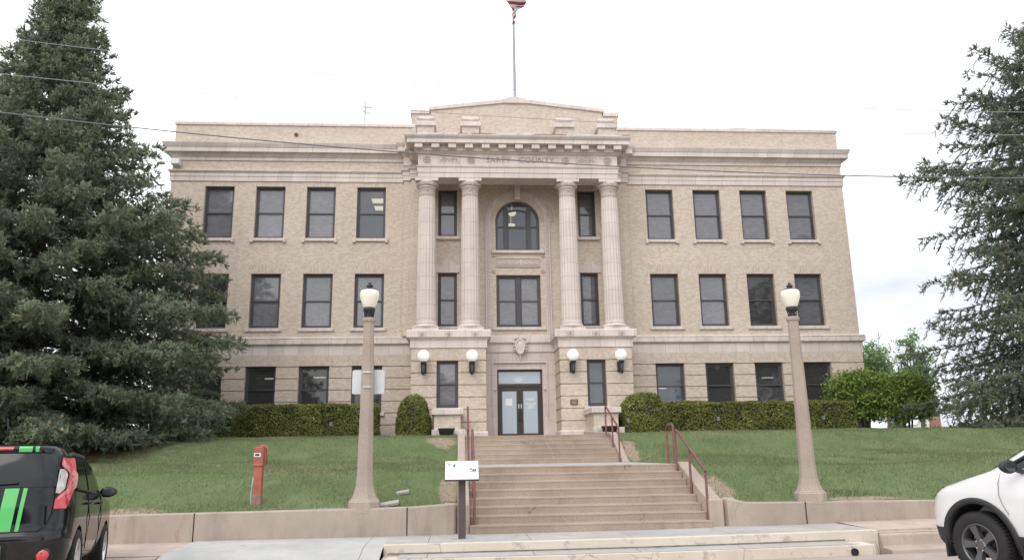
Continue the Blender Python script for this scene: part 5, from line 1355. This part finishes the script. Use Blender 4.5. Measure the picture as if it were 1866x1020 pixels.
def cut(ob,cutters):
    for c in cutters:
        m=ob.modifiers.new('cut','BOOLEAN'); m.object=c; m.operation='DIFFERENCE'; m.solver='EXACT'
    bpy.context.view_layer.update()
    me=bpy.data.meshes.new_from_object(ob.evaluated_get(bpy.context.evaluated_depsgraph_get())); ob.modifiers.clear(); old=ob.data; ob.data=me; me.name=ob.name
    for c in cutters: bpy.data.objects.remove(c)
    me.polygons.foreach_set('use_smooth',[True]*len(me.polygons)); me.set_sharp_from_angle(angle=R(42))
def arch_cutter(x0,x1,y,z,r):
    mb=MB(); n=40; vs=[(x,y+r*math.cos(6.2832*k/n),z+r*math.sin(6.2832*k/n)) for x in (x0,x1) for k in range(n)]
    mb.add(vs,[(k,(k+1)%n,n+(k+1)%n,n+k) for k in range(n)]+[tuple(range(n))[::-1],tuple(range(n,2*n))],False)
    o=MBobj('cutter',mb,None if False else M['rubber'],None,(0,0,0)); return o
def wheel(par,x,y,r,wd,rimr,mat,out,spokes,steer=0):
    """wheel with its own axle frame; out=+1/-1 outward side"""
    o=MB()
    def rx(prof,n=48,sm=True):   # lathe about X
        mb=MB(); mb.lathe((0,0,0),prof,n,sm,False); mb.v=[(p[2]*out,p[0],p[1]) for p in mb.v]; return mb
    h=wd/2
    t=rx([(rimr,-h*.8),(r*.93,-h),(r*.985,-h*.8),(r,-h*.5),(r,h*.5),(r*.985,h*.78),(r*.93,h),(rimr*1.08,h*.98),(rimr,h*.86)])
    for k in range(60):          # tread blocks
        a=6.2832*k/60
        for u in (-.55,.0,.55): t.obox((u*h*out,(r+.003)*math.cos(a+u),(r+.003)*math.sin(a+u)),(1,0,0),(0,-math.sin(a+u),math.cos(a+u)),(0,math.cos(a+u),math.sin(a+u)),h*.22,r*.032,.006)
    w_=MBobj('wheel',t,M['rubber'],par,(x,y,r)); w_.rotation_euler.z=steer
    rim=rx([(rimr*1.02,h*.84),(rimr*1.03,h*.90),(rimr*.97,h*.92),(rimr*.93,h*.80),(rimr*.90,-h*.3)])
    for k in range(spokes):
        a=6.2832*(k+.25)/spokes+math.pi/2*0
        ca,sa=math.cos(a+1.257*.75),math.sin(a+1.257*.75)
        for q,(wa,wb) in ((1,(.055,.085)),):
            d=np.array([0,ca,sa]); tng=np.array([0,-sa,ca])
            vs=[]
            for rr,hw,xo in ((.035,.036,h*.66),(rimr*.5,wa*.62,h*.70),(rimr*.955,wb*.62,h*.80)):
                for sgn in (-1,1): vs.append(tuple(d*rr+tng*hw*sgn+np.array([xo*out,0,0])))
                for sgn in (-1,1): vs.append(tuple(d*rr+tng*(hw+.012)*sgn+np.array([(xo-.05)*out,0,0])))
            rim.add(vs,[(0,1,5,4),(4,5,9,8),(1,3,7,5),(5,7,11,9),(2,0,4,6),(6,4,8,10),(8,9,11,10)],False)
    rim.add([],[])
    hub=MB(); hub.lathe((0,0,0),[(.062,h*.55),(.062,h*.72),(.045,h*.74),(.001,h*.745)],20,True,False); hub.v=[(p[2]*out,p[0],p[1]) for p in hub.v]
    ro=MBobj('rim',rim,mat,w_,(0,0,0)); 
    hb=MB(); hb.v=list(rim.v)
    MBobj('hub',hub,mat,w_,(0,0,0))
    nuts=MB()
    for k in range(5):
        a=6.2832*k/5+.63
        b=MB(); b.lathe((0,0,0),[(.011,h*.66),(.011,h*.77),(.002,h*.78)],8); nuts.add([(p[2]*out,p[0]+.062*math.cos(a)*1.05,p[1]+.062*math.sin(a)*1.05) for p in b.v],b.f)
    MBobj('wheel_nut',nuts,M['chrome'],w_,(0,0,0))
    dk=MB(); dk.lathe((0,0,0),[(.001,-h*.2),(rimr*.62,-h*.2),(rimr*.62,h*.05),(.08,h*.12),(.001,h*.12)],32,True,False); dk.v=[(p[2]*out,p[0],p[1]) for p in dk.v]
    MBobj('brake_disc',dk,plain('dark_brake_disc',(.035,.033,.033),.5,.2,6,metal=.5),w_,(0,0,0))
    return w_
def mirror(par,x,y,z,s,m,k=1):
    b=MB(); b.obox((x-s*.10,y+.02,z-.05),(1,0,.25*s),(0,1,0),(0,0,1),.09,.035,.022)
    sh=MB(); sh.ball((0,0,0),1,20,12); sh.v=[(x+s*.06+p[0]*.135*k,y+.03+(p[1]*.085 if p[1]>0 else p[1]*.035),z+p[2]*.088*k*(1-.12*p[0]*s)) for p in sh.v]
    b.add(sh.v,sh.f,True); o=MBobj('mirror',b,m,par,(0,0,0))
    g=MB(); g.ball((0,0,0),1,18,6); g.v=[(x+s*.06+p[0]*.108*k,y-.004+p[1]*.004,z+p[2]*.066*k) for p in g.v]; MBobj('mirror_glass',g,plain('mirror_glass',(.035,.04,.043),.10,.05,3),o,(0,0,0))

# black hatchback at the left -------------------------------------------------
soul=empty('parked_car',(-8.47,-21.20,-.12),'black hatchback with bright green stripes parked at the left edge','car')
soul.rotation_euler=(R(-2.6),0,R(16.5))
B=Body([(.20,.78,-1.94,1.90,.30),(.32,.855,-2.03,2.02,.34),(.50,.893,-2.085,2.07,.36),(.64,.90,-2.09,2.07,.36),(.70,.90,-2.055,2.06,.36),(.88,.90,-2.04,2.02,.38),(.98,.893,-2.03,1.92,.38),(1.03,.885,-2.02,1.55,.38),(1.09,.868,-2.01,1.05,.38),(1.15,.850,-2.0,.92,.36),(1.30,.815,-1.965,.68,.34),(1.45,.772,-1.92,.42,.32),(1.56,.725,-1.885,.18,.30),(1.62,.68,-1.85,-.02,.28),(1.66,.62,-1.76,-.25,.28),(1.685,.50,-1.55,-.5,.28),(1.692,.30,-1.1,-.72,.15)])
zs=[.20,.26,.32,.41,.50,.58,.64,.67,.70,.79,.88,.94,.98,1.01,1.03,1.06,1.09,1.12,1.15,1.22,1.30,1.38,1.45,1.51,1.56,1.59,1.62,1.64,1.66,1.675,1.685,1.692]
body=MBobj('body',B.mesh(zs),M['blackpaint'],soul,(0,0,0))
cs=[arch_cutter(s*.55,s*1.3,y,.34,.385) for s in (-1,1) for y in (-1.28,1.29)]
for c in cs: c.parent=soul
bpy.context.view_layer.update(); cut(body,cs)
for y in (-1.28,1.29):
    for s in (-1,1): wheel(soul,s*.80,y,.335,.215,.235,M['chrome'],s,5)
o_=.006
rf_=lambda x,z:(x,B.rear(x,z,o_),z)
win=patch(rf_,lambda z:-(.70-.12*(z-1.17)),lambda z:.70-.12*(z-1.17),1.175,1.555,16,10); MBobj('rear_window',win,M['tint'],soul,(0,0,0))
for s in (-1,1):
    def inner(z):
        q=max(0,min(1,(1.44-z)/.13))*max(0,min(1,(z-1.02)/.15)); return .705+.085*q*q*(3-2*q)
    tl_=MBobj('tail_light',patch(lambda x,z:(s*x,B.rear(x,z,.010),z),inner,lambda z:.792+.058*math.sin(math.pi*min(1,max(0,(1.52-z)/.66)))**.7,.93,1.51,12,48),M['red'],soul,(0,0,0))
    MBobj('clear_lens',patch(lambda x,z:(s*x,B.rear(x,z,.008),z),lambda z:.700,lambda z:max(.701,inner(z)-.012),1.10,1.375,5,20),M['clear'],tl_,(0,0,0))
    MBobj('pale_lens',patch(lambda x,z:(s*x,B.rear(x,z,.0125),z),lambda z:inner(z)+.012,lambda z:inner(z)+.014+.062*max(0,math.sin(math.pi*(z-1.02)/.46))**.6,1.03,1.475,4,24),M['pinklens'],tl_,(0,0,0))
    for a,b in ((.205,.345),(.385,.425)):
        g=patch(lambda x,z:(s*x,B.rear(x,z,.006),z),lambda z:a-.03*(1.16-z)/.5,lambda z:b-.03*(1.16-z)/.5,.70,1.165,3,14); MBobj('stripe',g,M['green'],soul,(0,0,0))
    rd=MB(); rd.lathe((0,0,0),[(.085,-.01),(.085,.012),(.066,.02)],24,True,False); rd.v=[(s*.66+p[0],B.rear(.66,.43)-p[2]-.002,.43+p[1]) for p in rd.v]; ro=MBobj('reflector_bezel',rd,M['blackpaint'],soul,(0,0,0))
    rd=MB(); rd.ball((0,0,0),.068,20,10); rd.v=[(s*.66+p[0],B.rear(.66,.43)-.012+p[1]*.25,.43+p[2]) for p in rd.v]; MBobj('lens',rd,M['red'],ro,(0,0,0))
for s in (-1,1):
    for a,b in ((.270,.405),(.435,.472)):
        g=patch(lambda x,z:(s*x,B.rear(x,z,.020)-.05*max(0,(z-1.56)/.07),z),lambda z:a,lambda z:b,1.572,1.636,3,4); MBobj('stripe',g,M['green'],soul,(0,0,0))
sp=patch(lambda x,z:(x,B.rear(x,z,.012)-.05*max(0,(z-1.56)/.07),z),lambda z:-.62,lambda z:.62,1.565,1.64,16,4); MBobj('spoiler',sp,M['blackpaint'],soul,(0,0,0))
br=patch(lambda x,z:(x,B.rear(x,z,.018)-.05*max(0,(z-1.56)/.07),z),lambda z:-.215,lambda z:.215,1.595,1.632,6,2); MBobj('brake_light',br,M['red'],soul,(0,0,0))
wp=MB(); wp.obox((.02,B.rear(0,1.21)-.03,1.215),(1,0,.05),(0,1,0),(0,0,1),.30,.010,.011); wp.ball((-.20,B.rear(0,1.19)-.02,1.20),.03,10,6); MBobj('wiper',wp,M['trimblack'],soul,(0,0,0))
pl=patch(lambda x,z:(x,B.rear(x,z,.004),z),lambda z:-.31,lambda z:.31,.40,.575,4,3); MBobj('plate_recess',pl,M['seam'],soul,(0,0,0))
pl=patch(lambda x,z:(x,B.rear(x,z,.009),z),lambda z:-.20,lambda z:.26,.41,.555,4,3); MBobj('number_plate',pl,plain('shaded_plate',(.10,.10,.11),.4,.1,8),soul,(0,0,0))
# tailgate outline, a deep pressed panel, and the bumper gap
sm=MB()
pts=[(.70,B.rear(.70,1.55,.004),1.56),(.715,B.rear(.715,1.3,.004),1.3),(.705,B.rear(.705,1.05,.004),1.05),(.70,B.rear(.70,.9,.004),.9),(.66,B.rear(.66,.76,.004),.76),(.58,B.rear(.58,.695,.004),.695),(0,B.rear(0,.69,.004),.69)]
sm.tube(pts+[(-p[0],p[1],p[2]) for p in pts[::-1][1:]],.006,5); MBobj('panel_gap',sm,M['seam'],soul,(0,0,0))
for s in (-1,1):
    for ln_ in (((-.62,.42),(-.62,.8),(-.70,1.1),(-.66,1.45)),((.46,.36),(.50,.8),(.52,1.08))):
        sm=MB(); sm.tube([(s*B.side(y,z,.002),y,z) for y,z in ln_],.006,5); MBobj('panel_gap',sm,M['seam'],soul,(0,0,0))
for s in (-1,1):
    for (ya,yb,zt) in ((-1.55,-.70,1.50),(-.58,.40,1.50)):
        gl=MB(); vs=[];n=12;m=8
        for j in range(m+1):
            z=1.13+.0*j+(zt-1.13)*j/m
            e=yb if yb<0 else yb-(z-1.13)*.15
            e2=.78-(z-1.13)*1.30 if yb>0 else yb
            a=ya+(.10*(z-1.13) if ya<-1 else 0)
            for i in range(n+1): y=a+(min(e2,yb+.35)-a)*i/n; vs.append((s*B.side(y,z,.006),y,z))
        gl.add(vs,[(j*(n+1)+i,j*(n+1)+i+1,(j+1)*(n+1)+i+1,(j+1)*(n+1)+i) for j in range(m) for i in range(n)],True); MBobj('side_window',gl,M['tint'],soul,(0,0,0))
    tr_=MB(); tr_.tube([(s*B.side(y,z,.010),y,z) for y,z in ((-1.50,1.15),(-.4,1.125),(.78,1.115))],.016,6); MBobj('belt_trim',tr_,M['trimblack'],soul,(0,0,0))
    tr_=MB(); tr_.tube([(s*B.side(y,z,.010),y,z) for y,z in ((.86,1.13),(.60,1.32),(.36,1.46),(.14,1.555),(-.4,1.58),(-1.3,1.575),(-1.62,1.52))],.022,6); MBobj('pillar_trim',tr_,M['trimblack'],soul,(0,0,0))
    for y in (-.78,.28):
        h=MB(); x=B.side(y,.98); h.tube([(s*(x-.01),y-.10,.98),(s*(x+.035),y-.07,.985),(s*(x+.035),y+.07,.985),(s*(x-.01),y+.10,.98)],.014,7); MBobj('door_handle',h,M['blackpaint'],soul,(0,0,0))
    mirror(soul,s*.905,.50,1.13,s,M['blackpaint'],.85)
    for y in (-1.28,1.29):
        w_=MB(); w_.lathe((0,0,0),[(.38,-.18),(.38,.10)],32,True,True); w_.v=[(s*(.62+p[2]),y+p[0]*.98,.34+p[1]*.98) for p in w_.v]; MBobj('wheel_well',w_,M['seam'],soul,(0,0,0)) if False else None
an=MB(); an.tube([(.05,-1.45,1.68),(.05,-1.60,1.98)],.006,6); an.ball((.05,-1.45,1.685),.03,10,6); MBobj('antenna',an,M['trimblack'],soul,(0,0,0))
ws=patch(lambda x,z:(x,B.front(x,z,.006),z),lambda z:-(.78-.2*(z-1.12)),lambda z:.78-.2*(z-1.12),1.13,1.52,12,8); MBobj('windscreen',ws,M['tint'],soul,(0,0,0))

# white pickup at the right ---------------------------------------------------
trk=empty('parked_car',(5.10,-24.28,-.115),'white car with grey alloy wheels and black arch trim at the right edge','car')
trk.rotation_euler=(R(-.6),0,R(15))
T_=Body([(.30,.90,-2.55,2.425,.30),(.40,.955,-2.62,2.51,.36),(.52,.975,-2.66,2.555,.42),(.66,.985,-2.66,2.59,.46),(.78,.99,-2.66,2.59,.48),(.88,.99,-2.66,2.56,.48),(.97,.988,-2.66,2.52,.48),(1.02,.98,-2.66,2.465,.48),(1.06,.972,-2.66,2.38,.50),(1.10,.962,-2.66,2.26,.52),(1.15,.95,-2.66,2.10,.52),(1.20,.935,-2.66,1.90,.48),(1.235,.92,-2.65,1.76,.43),(1.26,.905,-2.64,1.67,.40),(1.34,.875,-1.1,1.52,.36),(1.48,.835,-1.0,1.26,.34),(1.60,.79,-.98,1.01,.32),(1.71,.735,-.95,.74,.30),(1.765,.68,-.9,.50,.28),(1.795,.58,-.8,.22,.28),(1.805,.4,-.6,-.15,.2)])
zs=[.30,.35,.40,.46,.52,.59,.66,.72,.78,.83,.88,.93,.97,1.0,1.02,1.04,1.06,1.08,1.10,1.125,1.15,1.175,1.20,1.22,1.235,1.25,1.26,1.30,1.34,1.41,1.48,1.54,1.60,1.66,1.71,1.74,1.765,1.78,1.795,1.805]
FY,RY=1.70,-1.48
body=MBobj('body',T_.mesh(zs),M['whitepaint'],trk,(0,0,0))
cs=[arch_cutter(s*.52,s*1.4,y,.40,.475) for s in (-1,1) for y in (RY,FY)]
for c in cs: c.parent=trk
bpy.context.view_layer.update(); cut(body,cs)
for s in (-1,1):
    wheel(trk,s*.885,FY,.383,.245,.245,M['alloy'],s,5,steer=0); wheel(trk,s*.885,RY,.383,.245,.245,M['alloy'],s,5)
    for y in (FY,RY):
        ar=MB(); vs=[];n=30
        for i in range(n+1):
            a=R(-12+204*i/n); c_,q_=math.cos(a),math.sin(a)
            for rr,o1 in ((.468,-.06),(.470,.012),(.530,.016),(.540,.001)):
                yy=y+rr*c_; zz=.40+rr*q_; vs.append((s*(T_.side(yy,max(.31,zz))+o1),yy,zz))
        ar.add(vs,[(i*4+k,(i+1)*4+k,(i+1)*4+k+1,i*4+k+1) for i in range(n) for k in range(3)],True); MBobj('arch_trim',ar,M['trimblack'],trk,(0,0,0))
        lin=MB(); n=24; vs=[]
        for i in range(n+1):
            a=R(-20+220*i/n)
            for x in (.55,.93): vs.append((s*x,y+.470*math.cos(a),.40+.470*math.sin(a)))
        lin.add(vs,[(2*i,2*i+2,2*i+3,2*i+1) for i in range(n)],True); MBobj('wheel_well',lin,M['seam'],trk,(0,0,0))
    # lower black cladding ahead of and behind the wheel, sill and mud flap
    cl=patch(lambda y,z:(s*T_.side(y,z,.010),y,z),lambda z:FY+.50+.0*z,lambda z:2.56 if z>.5 else 2.48,.31,.56,10,6); MBobj('bumper_cladding',cl,M['trimblack'],trk,(0,0,0))
    cl=patch(lambda y,z:(s*T_.side(y,z,.012),y,z),lambda z:RY+.5,lambda z:FY-.50,.30,.52,10,4); MBobj('sill_cladding',cl,M['trimblack'],trk,(0,0,0))
    mf=MB(); mf.box(*sorted((s*.78,s*.985)),FY-.56,FY-.545,.17,.45); MBobj('mud_flap',mf,M['trimblack'],trk,(0,0,0))
    mf=MB(); mf.box(*sorted((s*.70,s*.955)),FY+.50,FY+.53,.20,.42); MBobj('mud_flap',mf,M['trimblack'],trk,(0,0,0))
    hl=MB(); vs=[];n=10;m=6
    for j in range(m+1):
        z=.90+.135*j/m
        for i in range(n+1):
            y=2.525-.04*j/m-(.06+.22*(j/m))*i/n; vs.append((s*T_.side(y,z,.008),y,z))
    hl.add(vs,[(j*(n+1)+i,j*(n+1)+i+1,(j+1)*(n+1)+i+1,(j+1)*(n+1)+i) for j in range(m) for i in range(n)],True); h_=MBobj('headlight',hl,M['amber'],trk,(0,0,0))
    hb=MB(); hb.tube([(s*T_.side(y,z,.008),y,z) for y,z in ((2.525,.90),(2.485,.98),(2.445,1.03),(2.23,1.045))],.012,6); MBobj('headlight_edge',hb,M['trimblack'],h_,(0,0,0))
    gl=MB(); vs=[];n=14;m=8
    for j in range(m+1):
        z=1.29+.41*j/m; a=-.85+.02*j; b=1.22-(z-1.29)*1.80
        for i in range(n+1): y=a+(b-a)*i/n; vs.append((s*T_.side(y,z,.006),y,z))
    gl.add(vs,[(j*(n+1)+i,j*(n+1)+i+1,(j+1)*(n+1)+i+1,(j+1)*(n+1)+i) for j in range(m) for i in range(n)],True); MBobj('side_window',gl,M['tint'],trk,(0,0,0))
    mirror(trk,s*1.05,1.02,1.31,s,M['trimblack'],.9)
    dg=MB(); dg.tube([(s*T_.side(y,z,.001),y,z) for y,z in ((1.33,1.24),(1.35,1.12),(1.34,.98),(1.30,.86),(1.24,.76))],.004,5); MBobj('panel_gap',dg,M['seamgrey'],trk,(0,0,0)); dg=MB(); dg.tube([(s*T_.side(y,z,.001),y,z) for y,z in ((-.05,1.2),(-.05,.55))],.004,5); MBobj('panel_gap',dg,M['seamgrey'],trk,(0,0,0))
    ap=MB(); ap.tube([(s*T_.side(y,z,.012),y,z) for y,z in ((1.30,1.275),(1.02,1.42),(.74,1.57),(.50,1.69),(.1,1.735))],.022,6); MBobj('pillar_trim',ap,M['trimblack'],trk,(0,0,0))
ws=patch(lambda x,z:(x,T_.front(x,z,.006),z),lambda z:-(.74-.25*(z-1.25)),lambda z:.74-.25*(z-1.25),1.28,1.70,12,8); MBobj('windscreen',ws,M['tint'],trk,(0,0,0))
gr=patch(lambda x,z:(x,T_.front(x,z,.010),z),lambda z:-.62,lambda z:.62,.62,.98,10,5); MBobj('grille',gr,M['trimblack'],trk,(0,0,0))

# trees of the far side of the street: they stand behind the camera and show only as reflections
for i,(x,y,h,w_) in enumerate(((-24,-62,12.5,6.0),(30.0,-60,13,6.5),(41,-66,27,7.0),(-43,-60,24,8),(-8,-58,13,6.5))):
    rg=np.random.default_rng(80+i); bl=[(rg.uniform(-.5,.5)*w_,rg.uniform(-.4,.4)*w_,h*rg.uniform(.35,.82),w_*.5,w_*.5,h*.16) for k in range(9)]
    leafy('street_tree',['broad tree across the street reflected in the lower left windows','broad tree across the street reflected in the lower right windows','tall tree across the street reflected in the right windows','tall tree across the street reflected in the left windows','broad tree across the street reflected in the back of the black car'][i],'tree',x,y,-.4,h,bl,M['streettree'],90+i,6000,.34,[([(0,0,-.3),(.1,0,h*.4),(0,.1,h*.9)],[h*.03,h*.02,h*.004])],'trees across the street',bark='bark')
